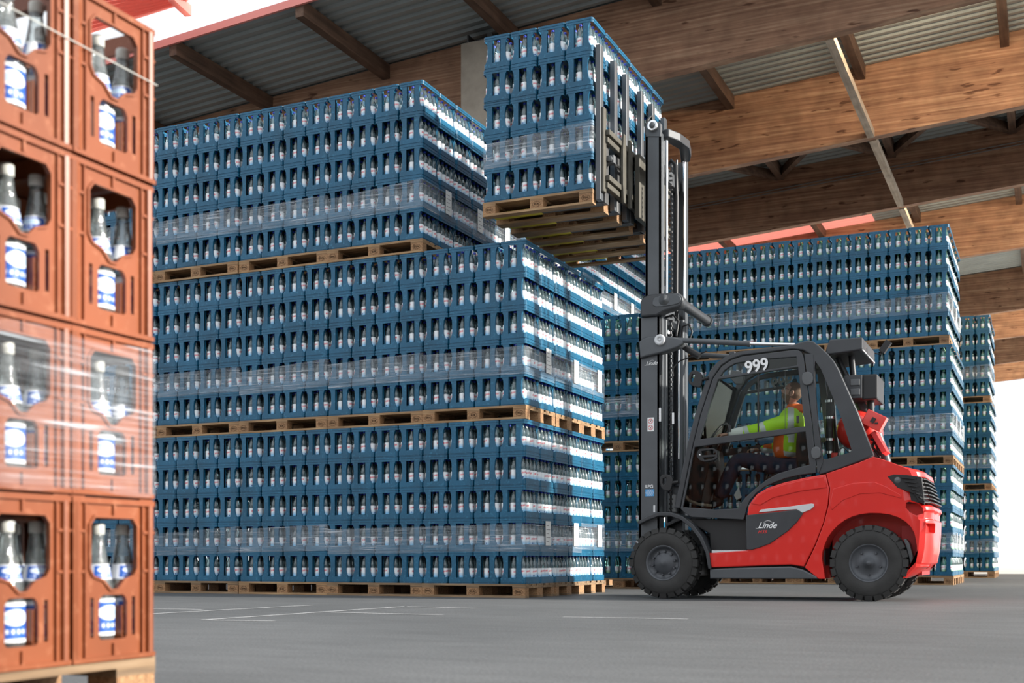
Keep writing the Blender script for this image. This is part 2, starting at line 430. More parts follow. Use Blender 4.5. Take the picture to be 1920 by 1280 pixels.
pnt.links.new(t1.outputs[0], t3.inputs[1]); pnt.links.new(t2.outputs[0], t3.inputs[2]); pnt.links.new(t3.outputs[0], pnt.nodes['Material Output'].inputs[0])
sheet(BV[2] + 1.0, BV[3] + 0.2, UL, 0.2, pk, 'ceiling.001')
sheet(BV[2] + 1.0, BV[3] + 0.2, 0.2, UR, M['sheet'], 'ceiling.002')
sheet(BV[3] + 0.2, BV[-1] + 0.4, UL, UR, M['sheet'], 'ceiling.003')
b = MB(); b.prism([(UL, z_edge(UL) - 0.02), (UR, z_edge(UR) - 0.02), (UR, z_edge(UR) + 0.11), (UL, z_edge(UL) + 0.11)], EAVE - 0.05, EAVE, 'y')
tag(b.build('trim_60', M['pink']), kind='structure')
# corner of the neighbouring canopy, top left
pl = [ong(x, y, 9.9) for x, y in ((150, -60), (150, 64), (250, 32), (348, 2), (385, -60))]
b = MB(); b.prism([(p.x, p.y) for p in pl], 9.9, 9.93, 'z')
for k in range(14):
    a_, c_ = pl[1] + (pl[0] - pl[1]) * (k / 14), pl[3] + (pl[4] - pl[3]) * (k / 14)
    b.bar((a_.x, a_.y, 9.89), (c_.x, c_.y, 9.89), 0.06, 0.03)
a_, c_ = ong(322, -8, 9.8), ong(353, 21, 9.8)
b.bar(a_, c_, 0.12, 0.18)
tag(b.build('trim_90', pk), kind='structure')
# longitudinal ties at the foot of the beams
pt = onv(1553, 68, BV[0] + 0.1)
b = MB()
for i in range(len(BV) - 1):
    b.box(pt.x - 0.07, pt.x + 0.07, BV[i] + 0.22, BV[i + 1], z_edge(pt.x) - 1.42, z_edge(pt.x) - 1.28)
tag(b.build('trim_61', M['tie']), kind='structure')
# wind braces between second and third beam
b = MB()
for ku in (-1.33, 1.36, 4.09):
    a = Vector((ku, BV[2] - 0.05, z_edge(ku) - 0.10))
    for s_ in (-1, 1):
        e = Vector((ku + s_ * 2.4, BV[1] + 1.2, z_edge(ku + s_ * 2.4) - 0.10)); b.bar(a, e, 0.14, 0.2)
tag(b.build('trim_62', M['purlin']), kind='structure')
# twin cables along third beam
b = MB()
for dz in (0.42, 0.49):
    b.tube([(UL, BV[2] - 0.05, z_edge(UL) - dz), (UR, BV[2] - 0.05, z_edge(UR) - dz)], 0.012, 6)
tag(b.build('trim_63', M['wiremat']), kind='structure')
# added strip lights on the back of alternate beams to brighten the facing beams
lm, lnt, lb = newmat('added_warm_tube'); lb.inputs['Base Color'].default_value = (0.9, 0.8, 0.6, 1)
lb.inputs['Emission Color'].default_value = (1.0, 0.80, 0.55, 1); lb.inputs['Emission Strength'].default_value = 330
M['tube'] = lm
for k in (0, 2, 4, 6):
    for uu in (3.0, 7.5, 12.0):
        zz = z_edge(uu) - 1.0
        o = empty('added_strip_light', (uu, BV[k] + 0.22, zz))
        tag(o, 'added strip light on the back of the %s roof beam, %s' % ({0: 'nearest', 2: 'third', 4: 'fifth', 6: 'seventh'}[k], {3.0: 'left', 7.5: 'middle', 12.0: 'right'}[uu]), 'lamp', 'added strip lights behind the roof beams')
        MB().box(-1.6, 1.6, 0, 0.05, -0.06, 0.06).build('housing', M['steel'], o)
        MB().tube([(-1.5, 0.075, 0), (1.5, 0.075, 0)], 0.022, 8).build('tube', M['tube'], o)
# concrete column carrying the first beam
c0 = onv(864, 82, BV[0] - 0.5)
b = MB(); b.box(c0.x, c0.x + 0.62, BV[0] - 0.5, BV[0] - 0.02, 0, c0.z)
tag(b.build('trim_64', M['concrete'], bevel=0.01), kind='structure')
b = MB(); b.box(c0.x + 0.1, c0.x + 0.6, BV[0] - 0.45, BV[0] - 0.05, c0.z, c0.z + 0.03); b.box(c0.x + 0.1, c0.x + 0.13, BV[0] - 0.45, BV[0] - 0.05, c0.z + .03, c0.z + 0.16); b.box(c0.x + 0.5, c0.x + 0.6, BV[0] - 0.45, BV[0] - 0.05, c0.z + .03, c0.z + 0.12)
tag(b.build('trim_65', M['steel']), kind='structure')
# worn floor lines
for a, c_ in (((270, 1151), (590, 1133.5)), ((380, 1161.5), (760, 1136.5)), ((380, 1161.5), (515, 1163.5)), ((620, 1147.5), (830, 1152)),
            ((760, 1136.5), (890, 1140)), ((270, 1140), (380, 1142.5)), ((1055, 1156), (1290, 1160))):
    p, q = ong(*a, 0.002), ong(*c_, 0.002)
    d = (q - p).normalized(); w = Vector((-d.y, d.x, 0)) * 0.028
    b = MB(); b.add([p - w, q - w, q + w, p + w], [(0, 1, 2, 3)])
    tag(b.build('trim_%d' % tn, M['paint']), kind='structure'); tn += 1

# ------------------------------------------------------------ crates
CW, CD, CH = 0.3, 0.4, 0.339
def blue_crate():
    b = MB(); w, d = CW - 0.004, CD - 0.004
    b.rring(w, d, 0.030, 0.010, 0.291, 0.312)                    # rim, lower band
    b.rring(w - 0.008, d - 0.008, 0.027, 0.008, 0.312, 0.316)
    b.rring(w, d, 0.030, 0.010, 0.316, 0.337)
    b.rring(w - 0.012, d - 0.012, 0.026, 0.010, 0.0, 0.012)      # foot
    b.rring(w - 0.003, d - 0.003, 0.030, 0.010, 0.012, 0.060)
    b.box(-w / 2 + 0.01, w / 2 - 0.01, -d / 2 + 0.01, d / 2 - 0.01, 0.004, 0.010)
    # long-side low walls rise a bit higher
    for s in (-1, 1):
        x0 = s * (w / 2 - 0.006)
        b.box(min(x0, x0 - s * 0.008), max(x0, x0 - s * 0.008), -d / 2 + 0.03, d / 2 - 0.03, 0.058, 0.070)
    # end faces: two pillars that flare into the bands, window between them
    for e in (-1, 1):
        y0 = e * (d / 2 - 0.002); y1 = e * (d / 2 - 0.018)
        for s in (-1, 1):
            P = [(0.042, 0.055), (0.042, 0.294), (0.122, 0.294), (0.113, 0.278), (0.104, 0.256), (0.099, 0.20), (0.100, 0.13), (0.108, 0.090), (0.122, 0.064), (0.126, 0.055)]
            b.prism([(s * x, z) for x, z in P], min(y0, y1), max(y0, y1), 'y')
            # raised inner rib beside the window and return flange at the corner
            b.prism([(s * x, z) for x, z in ((0.042, 0.06), (0.048, 0.06), (0.048, 0.292), (0.042, 0.292))], min(y0, y0 - e * 0.03), max(y0, y0 - e * 0.03), 'y')
            F = [(0.096, 0.060), (0.108, 0.060), (0.098, 0.11), (0.098, 0.25), (0.108, 0.290), (0.098, 0.290), (0.090, 0.25), (0.090, 0.11)]
            b.prism([(s * x, z) for x, z in F], min(y1, y1 - e * 0.035), max(y1, y1 - e * 0.035), 'y')
        b.box(-0.04, 0.04, min(y0, y1), max(y0, y1), 0.056, 0.064)
    return b
def tmpl(mb, mats, name):
    me = mb.mesh(name, mats); n = len(me.vertices)
    co = np.empty(n * 3, 'f'); me.vertices.foreach_get('co', co); co = co.reshape(-1, 3)
    ls = np.empty(len(me.polygons), 'i'); lt = np.empty(len(me.polygons), 'i'); mi = np.empty(len(me.polygons), 'i'); sm = np.empty(len(me.polygons), bool)
    me.polygons.foreach_get('loop_start', ls); me.polygons.foreach_get('loop_total', lt); me.polygons.foreach_get('material_index', mi); me.polygons.foreach_get('use_smooth', sm)
    lv = np.empty(len(me.loops), 'i'); me.loops.foreach_get('vertex_index', lv)
    uv = np.zeros(len(me.loops) * 2, 'f')
    if me.uv_layers: me.uv_layers[0].data.foreach_get('uv', uv)
    return dict(me=me, co=co, ls=ls, lt=lt, mi=mi, sm=sm, lv=lv, uv=uv.reshape(-1, 2))
def scatter(name, jobs, mats):
    """one mesh made of many placements: jobs = [(template, [(x,y,z,rz),...], material offset)]"""
    CO, LS, LT, MI, SM, LV, UV = [], [], [], [], [], [], []; nv = nl = 0
    for t, places, mo in jobs:
        for (x, y, z, r) in places:
            c, s = math.cos(r), math.sin(r); co = t['co']
            CO.append(np.stack([co[:, 0] * c - co[:, 1] * s + x, co[:, 0] * s + co[:, 1] * c + y, co[:, 2] + z], 1))
            LS.append(t['ls'] + nl); LT.append(t['lt']); MI.append(t['mi'] + mo); SM.append(t['sm']); LV.append(t['lv'] + nv); UV.append(t['uv'])
            nv += len(co); nl += len(t['lv'])
    me = bpy.data.meshes.new(name); co = np.concatenate(CO); ls = np.concatenate(LS)
    me.vertices.add(nv); me.vertices.foreach_set('co', co.ravel().astype('f'))
    me.loops.add(nl); me.loops.foreach_set('vertex_index', np.concatenate(LV))
    me.polygons.add(len(ls)); me.polygons.foreach_set('loop_start', ls); me.polygons.foreach_set('loop_total', np.concatenate(LT))
    for m in mats: me.materials.append(m)
    me.polygons.foreach_set('material_index', np.concatenate(MI)); me.polygons.foreach_set('use_smooth', np.concatenate(SM))
    u = me.uv_layers.new(name='UVMap'); u.data.foreach_set('uv', np.concatenate(UV).ravel())
    me.update(calc_edges=True); me.validate()
    o = bpy.data.objects.new(name, me); C.objects.link(o)
    return o
T_CRATE = tmpl(blue_crate(), [M['crate']], 'bottle_crate')

BODY = [(0.030, 0.0), (0.0385, 0.006), (0.0385, 0.05), (0.0378, 0.09), (0.0388, 0.142), (0.0360, 0.150), (0.0392, 0.160), (0.0392, 0.178), (0.0355, 0.198), (0.0285, 0.218), (0.021, 0.236), (0.0165, 0.252), (0.0145, 0.264), (0.013, 0.270)]
CAP = [(0.0155, 0.262), (0.0155, 0.280), (0.013, 0.283), (0.0, 0.2835)]
LAB = [(0.0394, 0.047), (0.0394, 0.142)]
def b_body(n=12): b = MB(); b.lathe(BODY, n); return b
def b_label(n=12): b = MB(); b.lathe(LAB, n, uvrow=True); return b
def b_cap(n=10): b = MB(); b.lathe(CAP, n); return b
def whole(n):
    b = MB(); b.lathe(BODY, n, mat=0); b.lathe(LAB, n, mat=1, uvrow=True); b.lathe(CAP, max(6, n - 2), mat=2); return b
T_BOT = tmpl(whole(10), [M['glass'], M['label'], M['capb']], 'water_bottle_small')
ME_BODY = b_body(14).mesh('bottle', [M['glass']]); ME_LAB = b_label(16).mesh('label', [M['label']]); ME_CAP = b_cap(12).mesh('cap', [M['capb']])

crates, bottles = [], []      # candidates: (size, place, label)
LAY = ['lowest', 'second', 'third', 'fourth', 'top']
ORD = ['first', 'second', 'third', 'fourth', 'fifth', 'sixth', 'seventh', 'eighth', 'ninth', 'tenth', 'eleventh', 'twelfth', 'thirteenth', 'fourteenth', 'fifteenth', 'sixteenth', 'seventeenth', 'eighteenth', 'nineteenth', 'twentieth']
TIER = ['bottom', 'middle', 'top']
pallets = []                  # (x_left, y_front, z, label, mat)
films = []
def size_at(x, y, z):
    px, py, Z = proj((x, y, z))
    if px < 265 or px > 1935 or py < -40: return 0
    return 1.0 / Z
def stack(key, ur, vf, ncol, ndeep, tiers, green=False, z0=0.0, jit=0.004, side=True, sidefrom=0, shifts=None, bot=True, colskip=0, frontcols=None, raised=False):
    """columns are counted from the right corner, depth from the front"""
    for t in tiers:
        zt = z0 + t * (0.144 + 5 * CH)
        sh = (shifts or {}).get(t, (0, 0))
        npc, npd = (ncol + 3) // 4, (ndeep + 1) // 2
        pj = {}
        for pc in range(npc):
            for pd in range(npd):
                if pc > 0 and pd > 0 and not (key == 'R' and pd == 2): continue
                if pc == 0 and pd > 0 and not side: continue
                j = (rng.uniform(-.007, .007), rng.uniform(-.012, .012), rng.uniform(-.005, .005)); pj[(pc, pd)] = j
                x = ur - pc * 1.2 - 1.2 + sh[0] + j[0]; y = vf + pd * 0.8 + sh[1] + j[1]
                pallets.append((key, t, pc, pd, x, y, zt, npc, npd))
                
                if not (pc and pd): films.append((key, t, pc, pd, x, y, zt + 0.144, j[2]))
        for l in range(5):
            z = zt + 0.144 + l * CH
            for c in range(ncol):
                for d in range(ndeep):
                    if not (d < 2 or (side and c < 2)): continue
                    if d >= sidefrom or d < 2: pass
                    j = pj.get((c // 4, d // 2), (0, 0, 0))
                    x = ur - (c + .5) * CW + sh[0] + j[0] + rng.uniform(-jit, jit) * 0.8; y = vf + (d + .5) * CD + sh[1] + j[1] + rng.uniform(-jit, jit)
                    r = j[2] * 0.5 + rng.uniform(-.004, .004)
                    vis_f = (d == 0); vis_s = side and c == 0 and d >= sidefrom
                    s = size_at(x, y, z) if (vis_f or vis_s) else 0
                    if key == 'A2' and vis_s and not vis_f and t < 2: s = 0
                    if raised: lab = ('blue bottle crate on the raised forks, %s layer, %s from left' % (LAY[l], ORD[ncol - 1 - c])) if vis_f else ('blue bottle crate on the raised forks, %s layer, right side, %s from front' % (LAY[l], ORD[d]))
                    else: lab = ('blue crate, left stack front, %s pallet tier, %s layer, %s from right corner' % (TIER[t], LAY[l], ORD[c + colskip])) if vis_f else ('blue crate, left stack right-hand side, %s tier, %s layer, %s from front' % (TIER[t], LAY[l], ORD[d]))
                    if key in ('R', 'F', 'G'): s = s * 0.5
                    crates.append((s, (x, y, z, r), lab))
                    if not bot: continue
                    for bi in range(3):
                        for bj in range(4):
                            front = vis_f and bj < 2; sd = vis_s and bi == 2 or (vis_s and bi == 1 and l == 4)
                            if not (front or sd): continue
                            bx = x + (bi - 1) * 0.094; by = y + (bj - 1.5) * 0.094
                            show = (vis_f and bj == 0 and bi >= 1) or (vis_s and bi == 2)
                            if vis_s and vis_f and bi == 2 and bj == 0: show = False
                            bs = s * (1.0 if show else 0.0)
                            if key in ('R', 'F', 'G'): bs = 0
                            pos = 'right edge' if bi == 2 else 'window'
                            if raised: bl = ('clear bottle, raised load front, %s layer, crate %s from left, %s' % (LAY[l], ORD[ncol - 1 - c], pos)) if vis_f and bj == 0 else ('clear bottle, raised load right side, %s layer, %s crate, %s bottle' % (LAY[l], ORD[d], ORD[bj]))
                            else: bl = ('clear bottle, left stack front, %s tier, %s layer, crate %s from corner, %s' % (TIER[t], LAY[l], ORD[c + colskip], pos)) if vis_f and bj == 0 else ('clear bottle, %s right side, %s tier, %s layer, %s crate, %s bottle' % ('left stack' if key == 'A1' else 'set-back', TIER[t], LAY[l], ORD[d], ORD[bj]))
                            bottles.append((bs, (bx, by, z + 0.018, rng.uniform(0, 6.28)), bl, green))
stack('A1', 0.0, 0.0, 4, 6, (0, 1), shifts={1: (0.0, 0.0)})
stack('A2', -1.205, 0.0, 16, 20, (0, 1, 2), sidefrom=0, colskip=4)
stack('G', 0.20, 4.0, 4, 2, (0, 1), green=True)
stack('R', 3.55, 8.13, 20, 6, (0, 1, 2), green=True, shifts={2: (-0.06, 0)})
stack('F', 3.83, 15.7, 8, 6, (0, 1, 2), green=True, shifts={1: (-0.05, 0), 2: (-0.09, 0)})
LOADZ = 3.905
stack('L', 0.79, -0.18, 4, 6, (0,), z0=LOADZ, raised=True, jit=0.007)

# ---- individual crates: the 300 that show largest, the rest one object
crates.sort(key=lambda q: -q[0])
me_crate = T_CRATE['me']
for s, (x, y, z, r), lab in crates[:300]:
    o = bpy.data.objects.new('bottle_crate', me_crate); C.objects.link(o); o.location = (x, y, z); o.rotation_euler = (0, 0, r)
    tag(o, lab, 'crate', 'blue bottle crates stacked on pallets')
o = scatter('bottle_crate', [(T_CRATE, [q[1] for q in crates[300:]], 0)], [M['crate']])
tag(o, 'many more blue bottle crates of the right, rear and inner stacks', 'crates', 'blue bottle crates stacked on pallets', 'stuff')
bottles.sort(key=lambda q: -q[0])
for s, (x, y, z, r), lab, gr in bottles[:300]:
    o = bpy.data.objects.new('water_bottle', ME_BODY); C.objects.link(o); o.location = (x, y, z); o.rotation_euler = (0, 0, r)
    tag(o, lab, 'bottle', 'clear water bottles in the blue crates')
    for n_, me in (('label', ME_LAB), ('cap', ME_CAP)):
        c = bpy.data.objects.new(n_, me); C.objects.link(c); c.parent = o
rest = bottles[300:]
o = scatter('water_bottle', [(T_BOT, [q[1] for q in rest if not q[3]], 0), (T_BOT, [q[1] for q in rest if q[3]], 3)],
            [M['glass'], M['label'], M['capb'], M['glassg'], M['labelg'], M['capg']])
tag(o, 'many more water bottles standing in the smaller and farther blue crates', 'bottles', 'clear water bottles in the blue crates', 'stuff')

# ------------------------------------------------------------ pallets (1.2 m along X, 0.8 m along Y, origin at left front bottom)
def oval(mb, cx, cz, rx, rz, y, mat=0):
    n = 18; V = []
    for k in range(n):
        t = 2 * PI * k / n
        V += [(cx + rx * math.cos(t), y, cz + rz * math.sin(t)), (cx + (rx - .003) * math.cos(t), y, cz + (rz - .003) * math.sin(t))]
    F = [[2 * k, 2 * ((k + 1) % n), 2 * ((k + 1) % n) + 1, 2 * k + 1] for k in range(n)]
    mb.add(V, F, mat)
def make_pallet(grey):
    root = empty('pallet'); bd = M['pallet2'] if grey else M['pallet']
    d = MB()
    for y, w in ((0, .145), (.1725, .10), (.3275, .145), (.5275, .10), (.655, .145)): d.box(0, 1.2, y, y + w, .122, .144)
    d.build('top_deck', bd, root)
    for x in (0, .5275, 1.055):
        MB().box(x, x + .145, 0, .8, .100, .122).build('stringer_board', bd, root)
        for yy in (0, .3275, .655): pass
    for yi, (y, w) in enumerate(((0, .10), (.3275, .145), (.70, .10))):
        MB().box(0, 1.2, y, y + w, 0, .022).build('bottom_board', bd, root)
        for xi, x in enumerate((0, .5275, 1.055)):
            bo = MB().box(x + .002, x + .143, y + .001, y + w - .001, .022, .100).build('block', M['block'], root)
            if yi == 0:
                mk = MB(); oval(mk, x + .072, .061, .045, .028, y - .0005)
                m_ = mk.mesh('brand_mark', [M['brand']])
                bm = bmesh.new(); bm.from_mesh(m_)
                t = TXT['EPAL' if xi != 1 else 'EUR']
                tm = t.copy(); tm.transform(Matrix.Translation((x + .072, y - .0006, .061)))
                bm.from_mesh(tm); bm.to_mesh(m_); bm.free()
                k = bpy.data.objects.new('brand_mark', m_); C.objects.link(k); k.parent = bo
    return root
TXT = {}
for w_ in ('EPAL', 'EUR'):
    t = text_mb(w_, 0.030, M['brand'], 'tmp', (0, 0, 0), (0, 0, 0), extrude=0.0, bold=0.0006)
    me = t.data; me.transform(Matrix.Rotation(PI / 2, 4, 'X')); TXT[w_] = me; bpy.data.objects.remove(t)
WHERE = {'A1': 'left stack', 'A2': 'left stack', 'G': 'small stack behind the mast', 'R': 'right stack', 'F': 'farthest stack', 'L': 'raised load'}
protos = [make_pallet(False), make_pallet(True)]
used = [False, False]
for (key, t, pc, pd, x, y, z, npc, npd) in pallets:
    gi = 1 if (t == 0 and (pc + pd) % 2 == 0 and key != 'L') or (key == 'A1' and t == 0) else 0
    if key in ('R', 'F') : gi = 0
    if not used[gi]: o = protos[gi]; used[gi] = True
    else: o = copy_tree(protos[gi])
    o.location = (x, y, z)
    col = pc + (1 if key == 'A2' else 0)
    if key == 'L': lab = 'wooden pallet on the raised forks, %s from the front' % ORD[pd]
    elif pd == 0: lab = 'wooden pallet under %s tier of the %s, %s from right corner' % (TIER[t], WHERE[key], ORD[col])
    elif key == 'A2': lab = 'wooden pallet, %s tier, set-back side of left stack, %s from front' % (TIER[t], ORD[pd])
    elif pc: lab = 'wooden pallet deep inside %s tier of the right stack, %s from its right end' % (TIER[t], ORD[pc])
    else: lab = 'wooden pallet, %s tier of the %s, %s behind the front' % (TIER[t], WHERE[key].replace('behind the mast', ''), ORD[pd])
    tag(o, lab, 'pallet', 'wooden pallets under the crate stacks')

# ------------------------------------------------------------ stretch film around each pallet load
def film_mesh(w, d, z0, z1, rise, r=0.03):
    b = MB(); n = 4; P = []
    for cx, cy, a0 in ((w / 2 - r, d / 2 - r, 0), (-w / 2 + r, d / 2 - r, 90), (-w / 2 + r, -d / 2 + r, 180), (w / 2 - r, -d / 2 + r, 270)):
        for k in range(n + 1):
            a = math.radians(a0 + 90 * k / n); P.append((cx + r * math.cos(a), cy + r * math.sin(a)))
    N = len(P); V = []
    for x, y in P:
        q = rise * (x / w)
        V += [(x, y, z0 + q * 0.4), (x, y, z1 + q)]
    b.add(V, [[2 * k, 2 * ((k + 1) % N), 2 * ((k + 1) % N) + 1, 2 * k + 1] for k in range(N)], 0, True)
    return b
FM = [film_mesh(1.206, 0.806, 0.34, 0.62, ri).mesh('stretch_film', [M['film']]) for ri in (0.02, 0.05, 0.08)]
ti = 0
for i, (key, t, pc, pd, x, y, z, j) in enumerate(films):
    if key in ('A2',) and t < 2 and pd > 0: continue
    o = bpy.data.objects.new('stretch_film', FM[i % 3]); C.objects.link(o)
    o.location = (x + 0.6, y + 0.4, z + random.uniform(-.03, .03))
    col = pc + (1 if key == 'A2' else 0)
    if key == 'L': lab = 'clear stretch film around raised crate load, %s pallet from front' % ORD[pd]
    elif pd == 0: lab = 'clear stretch film band, %s tier of the %s, %s pallet from right corner' % (TIER[t], WHERE[key].replace('behind the mast', ''), ORD[col])
    else: lab = 'clear stretch film band, %s tier of the %s, side, %s pallet behind front' % (TIER[t], WHERE[key].replace('behind the mast', ''), ORD[pd])
    tag(o, lab, 'stretch film', 'stretch film bands around the crate loads')
    # paper tag stuck on the side of the film
    if pc == 0 and key in ('A1', 'A2', 'R', 'L') and (key != 'A2' or t == 2) and key != 'L':
        tg = MB(); xx = x + 1.206 + (0.004 if key != 'x' else 0); yy = y + 0.52; zz = z + 0.40
        tg.box(xx, xx + 0.0015, yy, yy + 0.14, zz, zz + 0.26)
        tg.build('paper_tag', M['paper'])
        to = bpy.data.objects['paper_tag'] if ti == 0 else C.objects[-1]
        pr = MB()
        for q in range(5): pr.box(xx + 0.0016, xx + 0.002, yy + 0.02, yy + 0.02 + (0.10 if q % 2 else 0.07), zz + 0.04 + q * 0.042, zz + 0.048 + q * 0.042)
        pr.build('printed_lines', M['print'], to)
        lt = 'white paper tag, %s tier of the %s, %s pallet from the front' % (TIER[t], WHERE[key], ORD[pd])
        if key == 'A2': lt = 'white paper tag on film of left stack top tier, %s pallet from front' % ORD[pd]
        tag(to, lt, 'paper tag', 'paper tags on the stretch film'); ti += 1

# ------------------------------------------------------------ orange crates in the foreground
OW, OH, OD = 0.294, 0.417, 0.40
OU, OV = 2.72, -8.71            # right face plane, far corner
def orange_crate():
    """face with the handle looks towards +X; width OW along Y, depth OD along -X; origin at bottom, face centre"""
    b = MB(); w = OW - 0.002; T = 0.012
    def fp(pts, x0=-T, x1=0.0): b.prism(pts, x0, x1, 'x')
    # outline pieces around the big top opening and the small lower window
    hw = w / 2
    top0, top1 = 0.225, 0.362      # big opening (above the V sill)
    # left and right strips
    OP = [(-0.072, 0.215), (-0.085, 0.235), (-0.085, 0.345), (-0.068, 0.366), (0.068, 0.366), (0.085, 0.345), (0.085, 0.235), (0.072, 0.215), (0.038, 0.205), (0.012, 0.180), (-0.012, 0.180), (-0.038, 0.205)]
    WN = [(-0.042, 0.055), (-0.050, 0.068), (-0.050, 0.150), (-0.036, 0.168), (0.036, 0.168), (0.050, 0.150), (0.050, 0.068), (0.042, 0.055)]
    fp([(-hw, 0.0), (-0.098, 0.0), (-0.098, 0.417), (-hw, 0.417)]); fp([(hw, 0.0), (0.098, 0.0), (0.098, 0.417), (hw, 0.417)])
    fp([(-0.098, 0.345), (-0.085, 0.345), (-0.068, 0.366), (0.068, 0.366), (0.085, 0.345), (0.098, 0.345), (0.098, 0.412), (-0.098, 0.412)])
    for s in (-1, 1):
        fp([(s * 0.098, 0.345), (s * 0.085, 0.345), (s * 0.085, 0.235), (s * 0.072, 0.215), (s * 0.098, 0.215)])
    # middle web between opening and window, with slots either side
    fp([(-0.098, 0.215), (-0.072, 0.215), (-0.038, 0.205), (-0.012, 0.180), (0.012, 0.180), (0.038, 0.205), (0.072, 0.215), (0.098, 0.215), (0.098, 0.162), (0.044, 0.162), (0.036, 0.168), (-0.036, 0.168), (-0.044, 0.162), (-0.098, 0.162)])
    for s in (-1, 1):
        fp([(s * 0.098, 0.162), (s * 0.080, 0.162), (s * 0.080, 0.062), (s * 0.098, 0.062)])
        fp([(s * 0.068, 0.162), (s * 0.044, 0.162), (s * 0.050, 0.150), (s * 0.050, 0.062), (s * 0.068, 0.062)])
    fp([(-0.098, 0.062), (-0.050, 0.062), (-0.042, 0.055), (0.042, 0.055), (0.050, 0.062), (0.098, 0.062), (0.098, 0.006), (-0.098, 0.006)])
    # ribs: rims, corner posts, horizontal ribs on the posts, raised frame
    b.box(-T, 0.008, -hw, hw, 0.398, 0.412); b.box(-T, 0.010, -hw, hw, 0.002, 0.014)
    for s in (-1, 1):
        b.box(0, 0.007, min(s * 0.100, s * 0.104), max(s * 0.100, s * 0.104), 0.012, 0.40)
        for z in (0.225, 0.325): b.box(0, 0.007, min(s * 0.102, s * hw), max(s * 0.102, s * hw), z, z + 0.007)
        pts = [(0.0, s * 0.118), (0.010, s * 0.122), (0.012, s * 0.132), (0.006, s * 0.143), (0.0, s * 0.144)]
        b.prism([(x, y) for x, y in pts], 0.012, 0.400, 'z')
    b.box(0, 0.006, -0.004, 0.004, 0.37, 0.40); b.box(0, 0.006, -0.004, 0.004, 0.012, 0.045)
    # raised lip round the big opening
    for i in range(len(OP)):
        p, q = OP[i], OP[(i + 1) % len(OP)]
        b.bar((0.002, p[0], p[1]), (0.002, q[0], q[1]), 0.006, 0.006)
    # other walls
    b.box(-OD, -OD + T, -hw, hw, 0.0, 0.20); b.box(-OD, -OD + T, -hw, hw, 0.36, 0.412)
    for s in (-1, 1):
        y0, y1 = sorted((s * hw, s * (hw - T)))
        b.box(-OD, 0, y0, y1, 0.0, 0.19); b.box(-OD, 0, y0, y1, 0.365, 0.412)
        b.box(-OD, -OD + 0.05, y0, y1, 0.19, 0.365); b.box(-0.05, 0, y0, y1, 0.19, 0.365)
        for e in (0, 1): b.box(-OD, -OD + T, *sorted((s * hw, s * (hw - 0.05))), 0.20, 0.36)
    b.box(-OD, 0, -hw, hw, 0.0, 0.008)
    # dividers
    for y in (-0.046, 0.046): b.box(-OD + T, -T, y - .002, y + .002, 0.008, 0.14)
    for x in (-0.10, -0.20, -0.30): b.box(x - .002, x + .002, -hw + T, hw - T, 0.008, 0.14)
    return b
me_or = orange_crate().mesh('orange_crate', [M['orange']])
OB = [(0.030, 0.0), (0.0415, 0.006), (0.0415, 0.165), (0.0405, 0.178), (0.034, 0.20), (0.026, 0.24), (0.018, 0.285), (0.0155, 0.31), (0.0135, 0.325)]
mb = MB(); mb.lathe(OB, 28); me_ob = mb.mesh('bottle', [M['glasso']])
mb = MB(); mb.lathe([(0.0422, 0.055), (0.0422, 0.148)], 28, uvrow=True); me_ol = mb.mesh('label', [M['labelo']])
mb = MB(); mb.lathe([(0.0352, 0.198), (0.0275, 0.236)], 28, uvrow=True); me_ol2 = mb.mesh('neck_label', [M['labelo']])
mb = MB(); mb.lathe([(0.0165, 0.312), (0.0175, 0.315), (0.0175, 0.337), (0.0155, 0.340), (0.0, 0.3405)], 20); me_oc = mb.mesh('cap', [M['capw']])
COLN = ['right column', 'left column', 'third column']
ONAME = ['bottom', 'second', 'third', 'top']
for c in range(3):
    for l in range(4):
        for dd in range(2):
            y = OV - (c + .5) * OW; z = 0.144 + l * OH; x = OU - dd * (OD + 0.004)
            if c == 2 and dd == 1: continue
            o = bpy.data.objects.new('orange_crate', me_or); C.objects.link(o)
            jx, jy = random.uniform(-.004, .002), random.uniform(-.002, .002)
            o.location = (x + jx, y + jy, z)
            tag(o, 'orange bottle crate, foreground %s, %s%s' % (COLN[c], {'bottom': 'lowest layer', 'second': 'second layer', 'third': 'third layer', 'top': 'top layer'}[ONAME[l]], ', standing behind the front one' if dd else ', facing the camera'), 'crate', 'orange bottle crates in the foreground')
            for i in range(3):
                for k in range(4 if dd == 0 else 2):
                    if c == 2 and k > 0: continue
                    bx = x - 0.052 - k * 0.098; by = y + (i - 1) * 0.091
                    p = bpy.data.objects.new('glass_bottle', me_ob); C.objects.link(p); p.location = (bx, by, z + 0.010)
                    p.rotation_euler = (0, 0, random.uniform(0, 6.28) if k else random.choice((0.3, 1.2, 1.6, 2.0, 4.5)) + PI / 2 * 0)
                    tag(p, 'clear glass bottle, foreground orange %s, %s layer, %s crate, row %s, place %s' % (COLN[c], ONAME[l], 'rear' if dd else 'near', ORD[k], ORD[i]), 'bottle', 'glass bottles in the orange crates')
                    for n_, me in (('label', me_ol), ('neck_label', me_ol2), ('cap', me_oc)):
                        q = bpy.data.objects.new(n_, me); C.objects.link(q); q.parent = p
